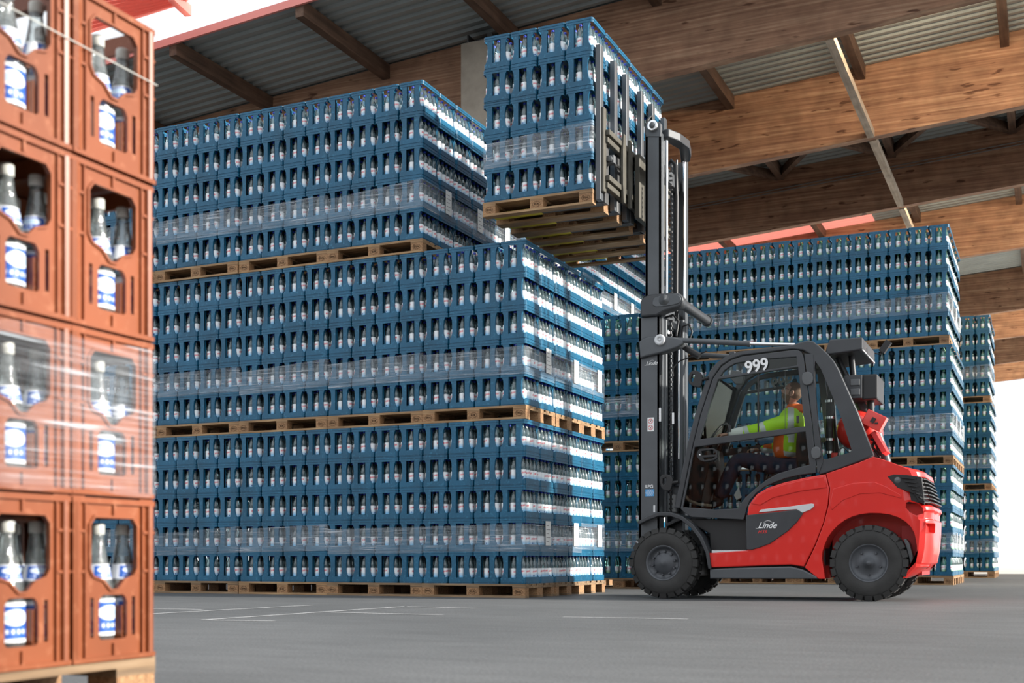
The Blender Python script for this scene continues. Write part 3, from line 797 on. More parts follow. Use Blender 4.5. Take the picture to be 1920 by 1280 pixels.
# their pallet (long side along Y)
o = copy_tree(protos[1]); o.rotation_euler = (0, 0, -PI / 2); o.location = (OU - 0.82 + 0.02, OV + 0.02, 0.0)
o.location = (OU - 0.8, OV + 0.01, 0); tag(o, 'weathered wooden pallet under the foreground orange crates', 'pallet')
fm = MB(); ov = OV; N = 24
V = []
zb, zt = 0.144 + OH * 1.02, 0.144 + OH * 1.93
path = [(OU - 0.45, OV + 0.006), (OU + 0.004, OV + 0.006), (OU + 0.012, OV - 0.004)] + [(OU + 0.0135 + 0.001 * math.sin(k * 2.1), OV - 0.03 - k * 0.075) for k in range(12)]
rows = 10
for k, (x, y) in enumerate(path):
    for r in range(rows + 1):
        z = zb + (zt - zb) * r / rows
        V.append((x + 0.0012 * math.sin(r * 2.7 + k), y, z + 0.006 * math.sin(k * 1.3 + r)))
F = [[k * (rows + 1) + r, (k + 1) * (rows + 1) + r, (k + 1) * (rows + 1) + r + 1, k * (rows + 1) + r + 1] for k in range(len(path) - 1) for r in range(rows)]
fm.add(V, F, 0, True)
tag(fm.build('stretch_film', M['filmo']), 'streaky clear stretch film around the second layer of orange crates', 'stretch film')
ztw = onu(285, 155, OU + 0.014).z
tw = MB(); tw.tube([(OU + 0.0135, OV + 0.002, ztw), (OU + 0.0135, OV - 0.9, ztw)], 0.0016, 6); tw.tube([(OU + 0.0135, OV + 0.002, ztw), (OU - 0.4, OV + 0.004, ztw)], 0.0016, 6)
tag(tw.build('binding_cord', M['capw']), 'thin pale cord tied around the top layer of orange crates', 'cord')

# more orange crates stacked to the right of and behind the camera (they shade the yard and mirror in the cab glass)
T_OR = tmpl(orange_crate(), [M['orange']], 'orange_crate_far')
P_ = []
for l in range(8):
    z = 0.144 + l * OH
    for i in range(20): P_.append((6.9, -14.0 + i * OW, z, PI))
    for i in range(34): P_.append((-4.0 + i * OW, -15.0, z, PI / 2)); P_.append((-4.1 + i * OW, -15.41, z, PI / 2))
o = scatter('orange_crate', [(T_OR, P_, 0)], [M['orange']])
tag(o, 'rows of orange bottle crates on the near side of the yard, mirrored in the cab glass', 'crates', kind='stuff')

# ============================================================ forklift truck
M['red'] = simple('red_paint', (0.68, 0.020, 0.014), 0.30, 0, 0.04, 3, coat=0.35, bmp=0.08, bscale=160)
M['reddark'] = simple('red_paint_matt', (0.42, 0.02, 0.02), 0.5, 0, 0.05, 3)
M['dark'] = simple('charcoal_paint', (0.040, 0.043, 0.048), 0.42, 0.1, 0.12, 5, coat=0.1)
M['mast'] = simple('mast_paint', (0.085, 0.092, 0.100), 0.42, 0.25, 0.10, 4)
M['black'] = simple('black_plastic', (0.012, 0.012, 0.013), 0.45, 0, 0.1, 5)
M['hinge'] = simple('grey_plastic', (0.10, 0.105, 0.11), 0.4, 0.2)
M['carr'] = simple('dusty_carriage_steel', (0.085, 0.078, 0.062), 0.6, 0.3, 0.2, 8)
M['rubber'] = simple('tyre_rubber', (0.028, 0.027, 0.026), 0.75, 0, 0.2, 9, bmp=0.3, bscale=60)
M['rim'] = simple('rim_paint', (0.080, 0.085, 0.095), 0.42, 0.3)
M['chrome'] = simple('chrome', (0.75, 0.75, 0.76), 0.18, 1.0, 0.02)
M['silver'] = simple('silver_trim', (0.60, 0.61, 0.62), 0.4, 0.2, 0.03)
M['white'] = simple('white_print', (0.80, 0.80, 0.80), 0.5, 0, 0.02)
M['bluep'] = simple('blue_print', (0.06, 0.30, 0.62), 0.5, 0, 0.02)
M['redp'] = simple('red_print', (0.62, 0.03, 0.03), 0.5, 0, 0.02)
M['yellow'] = simple('yellow_paint', (0.62, 0.50, 0.04), 0.5, 0, 0.12, 10)
M['gastank'] = simple('red_cylinder', (0.68, 0.04, 0.03), 0.25, 0, 0.03, 4, coat=0.5)
def pane(name, tint, extra, ior):
    m = bpy.data.materials.new(name); m.use_nodes = True; nt = m.node_tree; nt.nodes.clear(); L = nt.links.new
    out = nd(nt, 'ShaderNodeOutputMaterial'); tr = nd(nt, 'ShaderNodeBsdfTransparent'); tr.inputs[0].default_value = (*tint, 1)
    gl = nd(nt, 'ShaderNodeBsdfGlossy'); gl.inputs['Roughness'].default_value = 0.01
    fr = nd(nt, 'ShaderNodeFresnel'); fr.inputs[0].default_value = 1.0 + ior
    a = nd(nt, 'ShaderNodeMath', operation='ADD'); a.inputs[1].default_value = extra; L(fr.outputs[0], a.inputs[0])
    mx = nd(nt, 'ShaderNodeMixShader'); L(a.outputs[0], mx.inputs[0]); L(tr.outputs[0], mx.inputs[1]); L(gl.outputs[0], mx.inputs[2]); L(mx.outputs[0], out.inputs[0])
    return m
M['pane'] = pane('cab_glass', (0.90, 0.93, 0.91), 0.0, 0.16)
M['paned'] = pane('tinted_cab_glass', (0.74, 0.76, 0.75), 0.01, 0.28)

VN, VF = 0.44, 1.62             # near and far flank of the truck
def P2(pts, v=VN): return [(onv(x, y, v).x, onv(x, y, v).z) for x, y in pts]
def mirror_v(v): return VN + VF - v
def rounded(pts, it=1, keep=()):
    for _ in range(it):
        o = []
        n = len(pts)
        for i in range(n):
            p, q = pts[i], pts[(i + 1) % n]
            o += [(p[0] * .75 + q[0] * .25, p[1] * .75 + q[1] * .25), (p[0] * .25 + q[0] * .75, p[1] * .25 + q[1] * .75)]
        pts = o
    return pts
def plate(name, outlines, v0, v1, mat, parent, bevel=0.004, res=2):
    """flat plate with holes in the XZ plane between v0 (near) and v1; outlines in metres"""
    cu = bpy.data.curves.new(name, 'CURVE'); cu.dimensions = '2D'; cu.fill_mode = 'BOTH'
    for ol in outlines:
        s = cu.splines.new('POLY'); s.points.add(len(ol) - 1); s.use_cyclic_u = True
        for p, (x, z) in zip(s.points, ol): p.co = (x, z, 0, 1)
    th = abs(v1 - v0)
    cu.extrude = max(th / 2 - bevel, 0.0003); cu.bevel_depth = bevel; cu.bevel_resolution = res; cu.offset = -bevel
    t = bpy.data.objects.new(name, cu); C.objects.link(t)
    me = bpy.data.meshes.new_from_object(t.evaluated_get(bpy.context.evaluated_depsgraph_get()))
    bpy.data.objects.remove(t)
    me.transform(Matrix.Translation((0, (v0 + v1) / 2, 0)) @ Matrix.Rotation(PI / 2, 4, 'X'))
    me.materials.clear(); me.materials.append(mat)
    o = bpy.data.objects.new(name, me); C.objects.link(o)
    if parent: o.parent = parent
    return o
def cut(o, cutter_mb):
    c = cutter_mb.build('cutter', M['reddark'])
    m = o.modifiers.new('cut', 'BOOLEAN'); m.object = c; m.operation = 'DIFFERENCE'; m.solver = 'EXACT'
    me = bpy.data.meshes.new_from_object(o.evaluated_get(bpy.context.evaluated_depsgraph_get()))
    o.modifiers.remove(m); o.data = me; bpy.data.objects.remove(c)
def loft(name, outline, slices, mat, parent, bevel=0.012):
    """outline = [(x,z,w)], slices = [(v, pull)]: the rear points (w=1) are pulled in by pull"""
    b = MB(); n = len(outline); V = []
    ar = sum(outline[i][0] * outline[(i + 1) % n][1] - outline[(i + 1) % n][0] * outline[i][1] for i in range(n))
    ol = list(outline)
    if ar < 0: ol.reverse()
    for v, pl in slices: V += [(x - w * pl, v, z) for x, z, w in ol]
    F = [list(range(n)), list(range((len(slices) - 1) * n, len(slices) * n))[::-1]]
    for s in range(len(slices) - 1):
        F += [[s * n + (i + 1) % n, s * n + i, (s + 1) * n + i, (s + 1) * n + (i + 1) % n] for i in range(n)]
    b.add(V, F[2:], 0, True); k0 = len(b.v) - len(V)
    for cap in F[:2]: b.f.append([k0 + j for j in cap]); b.m.append(0); b.sm.append(False)
    o = b.build(name, mat, parent, bevel=bevel, seg=3); o.data.set_sharp_from_angle(angle=math.radians(24)); return o
FL = empty('forklift', (0, 0, 0))
tag(FL, 'red and charcoal forklift truck numbered 999 with its mast raised', 'forklift')

# ---- counterweight and side covers
def W(pts, ws, v=VN): return [(onv(x, y, v).x, onv(x, y, v).z, w) for (x, y), w in zip(pts, ws)]
cw_top = [(1549, 887.5), (1580, 877), (1610, 867), (1637, 856), (1653, 860), (1689, 873), (1722, 880)]
cw_rear = [(1732, 884), (1735, 894), (1722, 899), (1716, 905), (1722, 938), (1740, 944), (1749, 949), (1751, 956), (1747, 960), (1746, 972), (1750, 975), (1749, 1000), (1747, 1028), (1742, 1055), (1724, 1074), (1700, 1084)]
arch = [(1725, 1062), (1727, 1040), (1725, 1024), (1721, 1011), (1716, 999), (1708, 988), (1698, 978), (1685, 970), (1669, 964.5), (1651, 962), (1631, 961.5), (1612, 964), (1597, 968.5), (1584, 975), (1572, 983.5), (1561, 995), (1552, 1007), (1546, 1021), (1542, 1034), (1541, 1047), (1547, 1085)]
AW = {(1725, 1062): .9, (1727, 1040): .8, (1725, 1024): .6, (1721, 1011): .4, (1716, 999): .2}
seam = [(1535, 1085), (1509, 1063.6), (1530, 1020), (1545, 980), (1554, 945), (1556, 915)]
rr = cw_rear[:-1]
outer = [(x, y, 0) for x, y in cw_top[:-1]] + [(cw_top[-1][0], cw_top[-1][1], .7)] + [(x, y, 1) for x, y in cw_rear[:-1]] + [(1700, 1084, .2)] + [(x, y, AW.get((x, y), 0)) for x, y in arch] + [(x, y, 0) for x, y in seam]
def wl(l, v): return [(onv(x, y, v).x, onv(x, y, v).z, w) for x, y, w in l]
OUT = wl(outer, 0.52)
# keep the near-flank points where they are seen on the near flank
for i, (x, y, w) in enumerate(outer):
    if w == 0 or (x, y) in AW: p = onv(x, y, VN); OUT[i] = (p.x + .06 * w, p.z, w)
near = loft('counterweight', OUT, [(VN, 0.11), (VN + .03, 0.06), (VN + .09, 0.02), (VN + .18, 0.0), (VN + .34, 0.0)], M['red'], FL, 0.005)
core = [(x, z, w) for (x, z, w), (px, py, w0) in zip(OUT, outer) if (px, py) not in arch and (px, py) not in seam]
zl = onv(1600, 1080, VN).z
core += [(onv(1700, 1084, VN).x, zl, 0), (onv(1549, 1084, VN).x, zl, 0)]
core = [c for i, c in enumerate(core) if not (i == len(core) - 3)]
loft('counterweight_core', core, [(VN + .34, 0), (VF - .34, 0)], M['red'], FL, 0.01)
loft('counterweight', OUT, [(VF - .34, 0.0), (VF - .18, 0.0), (VF - .09, 0.02), (VF - .03, 0.06), (VF, 0.11)], M['red'], FL, 0.005)
a_, c_ = onv(1690, 1078, .6), onv(1722, 985, .6)
MB().box(a_.x, c_.x + .03, VN + .20, VF - .20, a_.z, c_.z).build('inner_liner', M['reddark'], FL)
# recess with a small lamp above the tow hole and slot at the rear corner
cb = MB(); cb.prism(P2([(1699, 942), (1704, 940), (1722, 944), (1730, 952), (1731, 962), (1718, 966), (1706, 960), (1698, 951)]), VN - .05, VN + .12, 'y')
cut(near, cb)
cb = MB(); cb.prism(P2([(1735, 981), (1760, 981), (1760, 999), (1737, 997)]), VN - .05, VN + .30, 'y'); cut(near, cb)
pr = MB(); pr.prism(P2([(1664, 893), (1676, 889), (1700, 890), (1728, 894), (1734, 946), (1724, 941), (1713, 925), (1683, 914)]), VN - .004, VN + .05, 'y')
pr.build('grille_backing', M['black'], FL, bevel=0.004)
lampm = MB(); p = onv(1683, 900, VN); lampm.lathe([(0.0, -0.02), (0.028, -0.018), (0.036, 0.0), (0.038, 0.03)], 20, (p.x, VN + .01, p.z), 'y'); lampm.build('rear_light', M['hinge'], FL)
rx = onv(1738, 900, 0.52).x
a_, c_ = onv(1700, 898, .52), onv(1728, 943, .52)
MB().prism([(a_.x, a_.z), (c_.x - .04, a_.z), (c_.x, c_.z), (a_.x, c_.z)], VN + .03, VF - .03, 'y').build('grille_core', M['black'], FL)
for i in range(7):
    t = i / 6
    y = 897 + 44 * t; x0 = 1690 + 38 * t; x1 = 1731 + 14 * t
    a = onv(x0, y - 2, VN); e = onv(x1, y + 1, 0.52)
    sl = MB(); path = [(a.x, VN - .006, a.z), (e.x - .07, VN + .01, e.z), (e.x - .02, VN + .07, e.z), (e.x, VN + .2, e.z), (e.x, VF - .2, e.z), (e.x - .02, VF - .07, e.z), (e.x - .07, VF - .01, e.z), (a.x, VF + .006, a.z)]
    for q in range(len(path) - 1): sl.bar(path[q], path[q + 1], 0.055, 0.011)
    sl.build('grille_slat', M['black'], FL)
fp = [(1401, 963), (1403, 950), (1408, 940), (1419, 926), (1439, 914), (1470, 904), (1509, 895), (1548, 888.5), (1554.5, 915), (1552, 945), (1543.5, 980), (1529, 1018), (1507.5, 1062), (1483, 1058.5), (1431, 1060), (1380, 1062), (1331.5, 1064), (1329.5, 1036), (1400.5, 1031)]
for va, vb in ((VN, VN + .16), (VF - .16, VF)): plate('side_panel', [P2(fp)], va, vb, M['red'], FL, 0.012, 3)
# pressed shoulder on the red panel
sh = [(1408, 944), (1420, 929), (1440, 917), (1470, 907.5), (1509, 898.5), (1546, 892), (1551, 914), (1500, 921), (1450, 933), (1426, 947)]
plate('panel_crease', [P2(sh)], VN - .010, VN + .02, M['red'], FL, 0.008, 3)
crs = [(1562, 916), (1600, 905), (1640, 903), (1662, 912), (1690, 928), (1690, 934), (1650, 924), (1612, 926), (1580, 938), (1560, 956), (1556, 946)]
plate('panel_crease', [P2(crs)], VN - .006, VN + .02, M['red'], FL, 0.006, 3)
bp = [(1399.5, 965.6), (1493.4, 955.3), (1500, 957), (1506.3, 961.8), (1495, 978), (1478, 995), (1444.4, 1018.5), (1425, 1026), (1411, 1030), (1400, 1030)]
plate('badge_panel', [P2(bp)], VN - .014, VN + .03, M['dark'], FL, 0.006, 2)
plate('silver_stripe', [P2([(1422.5, 960.5), (1427, 955), (1483, 949), (1522, 943.7), (1526, 944.5), (1527, 949), (1520, 955), (1505, 961), (1494, 954.5), (1460, 957)])], VN - .013, VN + .01, M['silver'], FL, 0.003)
# skirt, footwell and step
sk = [(1331, 1066), (1431, 1062.5), (1483, 1061.5), (1505, 1067), (1531, 1080), (1533, 1085), (1331, 1084.5)]
for va, vb in ((VN - .006, VN + .2), (VF - .2, VF + .006)): plate('side_skirt', [P2(sk)], va, vb, M['mast'], FL, 0.014, 2)
ch = MB(); ch.prism(P2([(1275, 972), (1400, 972), (1400, 960), (1440, 930), (1540, 900), (1545, 1060), (1330, 1075), (1325, 1000)]), VN + .10, VF - .10, 'y')
ch.build('chassis', M['black'], FL, bevel=0.01)
ax = MB(); p = onv(1242, 1054, 0.5); ax.box(p.x - .12, p.x + .25, VN + .2, VF - .2, 0.22, 0.55); ax.build('front_axle', M['black'], FL, bevel=0.02)
st = MB(); a, c_ = onv(1334, 1037, VN), onv(1401, 1030, VN); st.box(a.x, c_.x, VN + .005, VN + .2, a.z, a.z + .03)
st.build('step', M['silver'], FL, bevel=0.004)
tr = MB()
for i in range(16):
    x = a.x + .01 + i * (c_.x - a.x - .02) / 15; tr.box(x - .004, x + .004, VN + .004, VN + .16, a.z + .03, a.z + .036)
tr.build('step_tread', M['hinge'], FL)
# front fender
fo = [(1196, 978), (1216, 967), (1236, 960), (1258, 960), (1280, 967), (1300, 982), (1318, 1006), (1330, 1034), (1335, 1066)]
fi = [(1329, 1066), (1324, 1036), (1312, 1010), (1296, 989), (1277, 974), (1257, 967), (1237, 967), (1218, 974), (1199, 983)]
for va, vb in ((VN - .03, VN + .24), (VF - .24, VF + .03)): plate('front_mudguard', [P2(fo + fi)], va, vb, M['dark'], FL, 0.006)
# ---- wheels
def wheel(px, py, r, front):
    c = onv(px, py, VN - 0.02)
    for near_ in (True, False):
        v0 = VN - 0.02 if near_ else VF + 0.02
        d = 1 if near_ else -1
        w = 0.23
        T = MB()
        prof = [(0.175, 0.012), (0.19, 0.0), (0.25, -0.006), (0.30, 0.006), (r - .022, 0.028), (r - .016, w / 2), (r - .022, w - .028), (0.30, w - .006), (0.25, w + .006), (0.19, w), (0.175, w - .012)]
        T.lathe([(a, d * b) for a, b in prof], 48, (c.x, v0, r), 'y')
        n = 24
        for k in range(n):
            for sd in (0, 1):
                t = 2 * PI * (k + .5 * sd) / n
                y0, y1 = ((0.002, 0.105) if sd == 0 else (w - .105, w - .002))
                dw = 0.036
                V = []
                for (rr_, yy, hw) in ((r - .052, y0 if sd == 0 else y1, dw * .9), (r - .004, (y0 + .018) if sd == 0 else (y1 - .018), dw), (r, w / 2 - .03 if sd == 0 else w / 2 + .03, dw * .8), (r - .03, w / 2 - .03 if sd == 0 else w / 2 + .03, dw * .8)):
                    for sg in (-1, 1):
                        dx, dz = math.cos(t), math.sin(t)
                        V.append((c.x + dx * rr_ - dz * sg * hw, v0 + d * yy, r + dz * rr_ + dx * sg * hw))
                T.add(V, [(0, 1, 3, 2), (2, 3, 5, 4), (4, 5, 7, 6), (6, 7, 1, 0), (0, 2, 4, 6), (1, 7, 5, 3)])
        wo = T.build('wheel', M['rubber'], FL)
        Rm = MB()
        if front: prof = [(0.0, 0.030), (0.035, 0.030), (0.045, 0.040), (0.095, 0.040), (0.105, 0.052), (0.150, 0.060), (0.160, 0.02), (0.178, 0.004), (0.184, 0.012)]
        else: prof = [(0.0, 0.0), (0.022, 0.002), (0.026, 0.022), (0.044, 0.024), (0.05, 0.042), (0.11, 0.046), (0.150, 0.046), (0.165, 0.02), (0.178, 0.004), (0.184, 0.012)]
        Rm.lathe([(a, d * b) for a, b in prof], 40, (c.x, v0, r), 'y')
        nb, br = (10, 0.118) if front else (5, 0.112)
        for k in range(nb):
            t = 2 * PI * k / nb + (0.2 if front else PI / 2 + PI)
            bx, bz = c.x + br * math.cos(t), r + br * math.sin(t)
            Rm.lathe([(0.0, d * .026), (0.009, d * .026), (0.011, d * .034), (0.013, d * .052)], 6, (bx, v0, bz), 'y', smooth=False)
        Rm.build('rim', M['rim'], wo)
wheel(1242.5, 1055, 0.360, True)
wheel(1628, 1053, 0.362, False)
fl_ = [(1693, 1010), (1698, 1010), (1704, 1018), (1710, 1040), (1713, 1062), (1709, 1065), (1706, 1055), (1700, 1030)]
plate('mud_flap', [P2(fl_)], VN + .04, VN + .24, M['hinge'], FL, 0.004)

# ---- overhead guard and cab
g_out = [(1263, 952), (1276, 890), (1288, 834), (1302, 777), (1323, 709), (1331, 693), (1343, 679), (1360, 667), (1385, 658), (1435, 652), (1485, 646), (1500, 641), (1513, 638), (1524, 639), (1536, 648), (1553, 664), (1563, 676), (1572, 692), (1609, 775), (1638, 853.5), (1610, 865), (1575, 878), (1549, 886), (1536, 889), (1531, 872)]
g_in = [(1545, 869), (1600, 854), (1606, 850), (1604, 842), (1584, 782), (1562, 728), (1547, 693), (1538, 678), (1526, 667), (1522, 664), (1521, 654), (1505, 650), (1485, 654), (1390, 666), (1370, 673), (1352, 685), (1336, 708), (1313, 778), (1299, 834), (1275, 953)]
for va, vb in ((VN + .01, VN + .09), (VF - .09, VF - .01)): plate('overhead_guard', [P2(g_out + [(1527, 830), (1524, 700), (1526, 672), (1531, 676), (1541, 690), (1558, 730), (1580, 783), (1599, 843), (1597, 849), (1545, 864), (1531, 869)] + [(1519, 664), (1505, 656)] + g_in[12:])], va, vb, M['dark'], FL, 0.012, 3)
rf = MB(); rf.prism(P2([(1388, 657), (1485, 646), (1513, 641), (1528, 645), (1528, 655), (1490, 657), (1390, 668)]), VN + .08, VF - .08, 'y')
rf.build('cab_roof', M['black'], FL, bevel=0.01)
for px in (1372, 1500):
    a = onv(px, 664 if px < 1400 else 655, VN + .05); MB().box(a.x - .03, a.x + .03, VN + .05, VF - .05, a.z - .03, a.z + .03).build('roof_cross_member', M['dark'], FL, bevel=0.008)
bw = MB(); bw.prism(P2([(1545, 872), (1600, 856), (1604, 866), (1548, 884)]), VN + .08, VF - .08, 'y'); bw.build('rear_bulkhead', M['dark'], FL)
for px, py, qx, qy in ((1338, 704, 1268, 948),):
    a, b_ = onv(px, py, VN + .05), onv(qx, qy, VN + .05)
    w_ = MB(); w_.add([(a.x, VN + .06, a.z), (b_.x, VN + .06, b_.z), (b_.x, VF - .06, b_.z), (a.x, VF - .06, a.z)], [(0, 1, 2, 3)]); o = w_.build('windscreen', M['pane'], FL)
    so = o.modifiers.new('s', 'SOLIDIFY'); so.thickness = 0.005
    MB().bar((a.x + (b_.x - a.x) * .5, VN + .3, a.z + (b_.z - a.z) * .5), (b_.x + .01, VN + .7, b_.z + .05), .02, .02).build('wiper', M['black'], FL)
d_out = [(1276, 953), (1300, 834), (1314, 778), (1337, 709), (1353, 687), (1371, 675), (1391, 668), (1485, 656), (1496, 656), (1503, 660), (1507, 670), (1522, 790), (1530, 870), (1530, 886), (1500, 890), (1474, 896), (1452, 904), (1434, 912), (1418, 924), (1406, 938), (1400, 952), (1396, 969), (1394, 974), (1296, 969), (1282, 960)]
h_up = rounded([(1312, 823), (1334, 750), (1347, 711), (1496, 688), (1509, 799)], 0)
h_lo = [(1303, 838), (1510, 809), (1518, 871), (1490, 878), (1457, 888), (1436, 900), (1418, 914), (1398, 932), (1388, 945), (1383, 953), (1340, 955), (1305, 952), (1280, 951)]
h_tr = [(1350, 705), (1358, 695), (1368, 687), (1379, 681), (1417, 674.5), (1493, 668.5), (1495, 684.5)]
for side in (0, 1):
    va, vb = (VN - .004, VN + .045) if side == 0 else (VF - .045, VF + .004)
    D = plate('door', [P2(d_out), P2(h_up), P2(h_lo), P2(h_tr)], va, vb, M['dark'], FL, 0.006, 2)
    gv = (va + vb) / 2
    for nm, hl, mt in (('upper_glass', h_up, 'pane'), ('lower_glass', h_lo, 'paned'), ('top_glass', h_tr, 'paned')):
        plate(nm, [P2(hl)], gv - .002, gv + .002, M[mt], D, 0.0003, 0)
    z1 = onv(1421, 700, VN); z0 = onv(1420, 812, VN)
    MB().box(z1.x - .006, z1.x + .006, gv - .01, gv + .004, z0.z, z1.z + .005).build('window_seal', M['black'], D)
    z1 = onv(1471, 694, VN); z0 = onv(1471, 806, VN)
    MB().box(z1.x - .002, z1.x + .002, gv + .004, gv + .008, z0.z, z1.z + .005).build('glass_edge', M['hinge'], D)
    for (x, y) in ((1369, 806), (1496, 789)):
        a = onv(x, y, VN); MB().box(a.x - .012, a.x + .012, va - .012, va + .006, a.z - .02, a.z + .05).build('window_catch', M['black'], D, bevel=0.003)
    if side == 0:
        hd = [(1308, 849), (1312, 842), (1320, 841), (1338, 840), (1346, 845), (1347, 858), (1340, 863), (1322, 866), (1313, 863), (1308, 856)]
        hi_ = [(1317, 846), (1337, 843), (1343, 848), (1343, 852), (1317, 854)]
        hi2 = [(1319, 858), (1343, 856), (1337, 860), (1322, 863)]
        plate('handle', [P2(hd), P2(hi_), P2(hi2)], VN - .03, VN + .01, M['black'], D, 0.004)
        MB().lathe([(0, -.034), (.008, -.034), (.009, -.02)], 12, (onv(1313.5, 853, VN).x, VN, onv(1313.5, 853, VN).z), 'y').build('lock', M['chrome'], D)
        for (x0, y0, x1, y1, x2, y2, x3, y3) in ((1503, 699, 1524, 696, 1526, 720, 1506, 724), (1521, 839, 1538, 836, 1541, 858, 1523, 862)):
            plate('hinge', [rounded(P2([(x0, y0), (x1, y1), (x2, y2), (x3, y3)]), 2)], VN - .03, VN + .01, M['hinge'], D, 0.006)
# door post
dp = [(1508, 662), (1524, 664), (1526, 700), (1533, 790), (1543, 866), (1536, 886), (1532, 886), (1531, 868), (1523, 790)]
for va, vb in ((VN, VN + .06), (VF - .06, VF)): plate('door_post', [P2(dp)], va, vb, M['dark'], FL, 0.005)
q_ = [(1528, 678), (1541, 690), (1558, 730), (1580, 783), (1599, 843), (1597, 849), (1548, 864), (1541, 820), (1532, 740)]
for v in (VN + .05, VF - .05): plate('rear_quarter_glass', [P2(q_)], v, v + .004, M['pane'], FL, 0.0003, 0)
num = onv(1419, 686.5, VN)
text_mb('999', 0.168, M['white'], 'truck_number', (num.x, VN - .008, num.z), (PI / 2, math.radians(-7.5), 0), FL, 0.001, bold=0.0045, sx=0.92)
text_mb('999', 0.168, M['white'], 'truck_number', (num.x, VF + .008, num.z), (PI / 2, math.radians(7.5), PI), FL, 0.001, bold=0.0045, sx=0.92)
def linde(x, y, v, s, par, tilt=0.0):
    p = onv(x, y, v)
    text_mb('Linde', s, M['white'], 'brand_lettering', (p.x, v - .001, p.z), (PI / 2, tilt, 0), par, 0.0008, shear=0.45, bold=s * .012, sx=1.0)
    b = MB(); pts = []
    for i in range(13):
        t = i / 12; a = PI * (1 - t)
        pts.append((p.x + s * (0.12 + 0.52 * math.cos(a)), v - .001, p.z + s * (.18 + .40 * math.sin(a) ** .8)))
    b.tube(pts, [s * (.006 + .022 * math.sin(PI * i / 12)) for i in range(13)], 6)
    b.tube([(p.x - s * 1.35, v - .001, p.z - s * .30), (p.x - s * 1.15, v - .001, p.z - s * .34), (p.x - s * .9, v - .001, p.z - s * .26)], s * .02, 6)
    b.build('brand_swash', M['white'], par)
linde(1438, 985, VN - .014, 0.082, FL)
p = onv(1429, 997, VN - .014)
text_mb('H35', 0.040, M['redp'], 'model_lettering', (p.x, VN - .0155, p.z), (PI / 2, 0, 0), FL, 0.0008, shear=0.35, bold=0.0008, sx=1.25)
# things on and behind the roof
def pbox(name, x0, y0, x1, y1, v, va, vb, mat, par=FL, bevel=0.006):
    a, c_ = onv(x0, y0, v), onv(x1, y1, v)
    return MB().box(a.x, c_.x, va, vb, c_.z, a.z).build(name, M[mat], par, bevel=bevel)
a, c_ = onv(1545, 637, .55), onv(1617, 655, .55)
b = MB(); b.prism([(a.x, c_.z - .03), (a.x + .05, a.z), (c_.x, a.z), (c_.x, c_.z)], .55, 1.42, 'y'); b.build('roof_unit', M['dark'], FL, bevel=0.012)
b = MB(); b.prism([(a.x + .02, c_.z - .035), (c_.x - .03, c_.z - .005), (c_.x - .03, c_.z + .01), (a.x + .02, c_.z - .02)], .57, 1.40, 'y'); b.build('roof_unit_grille', M['black'], FL)
MB().box(c_.x - .004, c_.x + .006, .56, 1.41, c_.z - .008, c_.z + .004).build('roof_unit_edge', M['silver'], FL)
b = MB()
for (x0, y0, x1, y1) in ((1570, 668, 1588, 708), (1596, 664, 1600, 705)): b.tube([onv(x0, y0, .8), onv(x1, y1, .8)], .03, 8)
b.build('roof_unit_stay', M['black'], FL)
pbox('air_filter_box', 1582, 704, 1616, 746, .62, .62, 1.2, 'dark'); pbox('air_filter_cover', 1616, 702, 1645, 748, .66, .66, 1.16, 'black', bevel=0.015)
for yy in (711, 729):
    pbox('filter_rib', 1594, yy, 1612, yy + 11, .61, .606, .64, 'hinge')
b = MB(); b.tube([onv(1632, 745, .8), onv(1633, 775, .8)], .035, 10); b.build('filter_outlet', M['black'], FL)
b = MB(); b.tube([onv(1586, 745, .95), onv(1612, 800, .95)], .03, 8); b.tube([onv(1602, 740, 1.0), onv(1640, 800, 1.0)], .045, 8); b.tube([onv(1640, 800, 1.0), onv(1662, 868, 1.0)], .05, 8)
b.build('exhaust_pipe', M['mast'], FL)
b = MB(); b.tube([onv(1640, 662, .9), onv(1650, 664, .9), onv(1655, 656, .9)], .008, 6); p = onv(1660, 650, .9)
b.bar(p - Vector((.035, 0, .05)), p + Vector((.035, 0, .05)), .07, .06); b.build('rear_camera', M['black'], FL, bevel=0.006)
sn_ = MB(); pts = [onv(1559, 735, .72), onv(1556, 760, .72), onv(1555, 800, .72), onv(1556, 840, .72), onv(1560, 862, .72)]
sn_.tube(pts, [.035, .042, .036, .040, .036], 14); sn_.build('intake_hose', M['black'], FL)
cl = MB()
for yy in (752, 783, 824, 848): q = onv(1555.5, yy, .72); cl.tube([q - Vector((0, 0, .012)), q + Vector((0, 0, .012))], .0445, 16)
cl.build('hose_clamp', M['chrome'], FL)
cl = MB(); cl.tube([onv(1564, 870, .72), onv(1564, 849, .72)], .042, 12); cl.build('fuel_regulator', M['gastank'], FL)
cl = MB(); cl.tube([onv(1570, 860, .66), onv(1574, 842, .66), onv(1582, 838, .66), onv(1592, 848, .66), onv(1600, 846, .66)], .008, 8); cl.build('gas_hose', M['hinge'], FL)
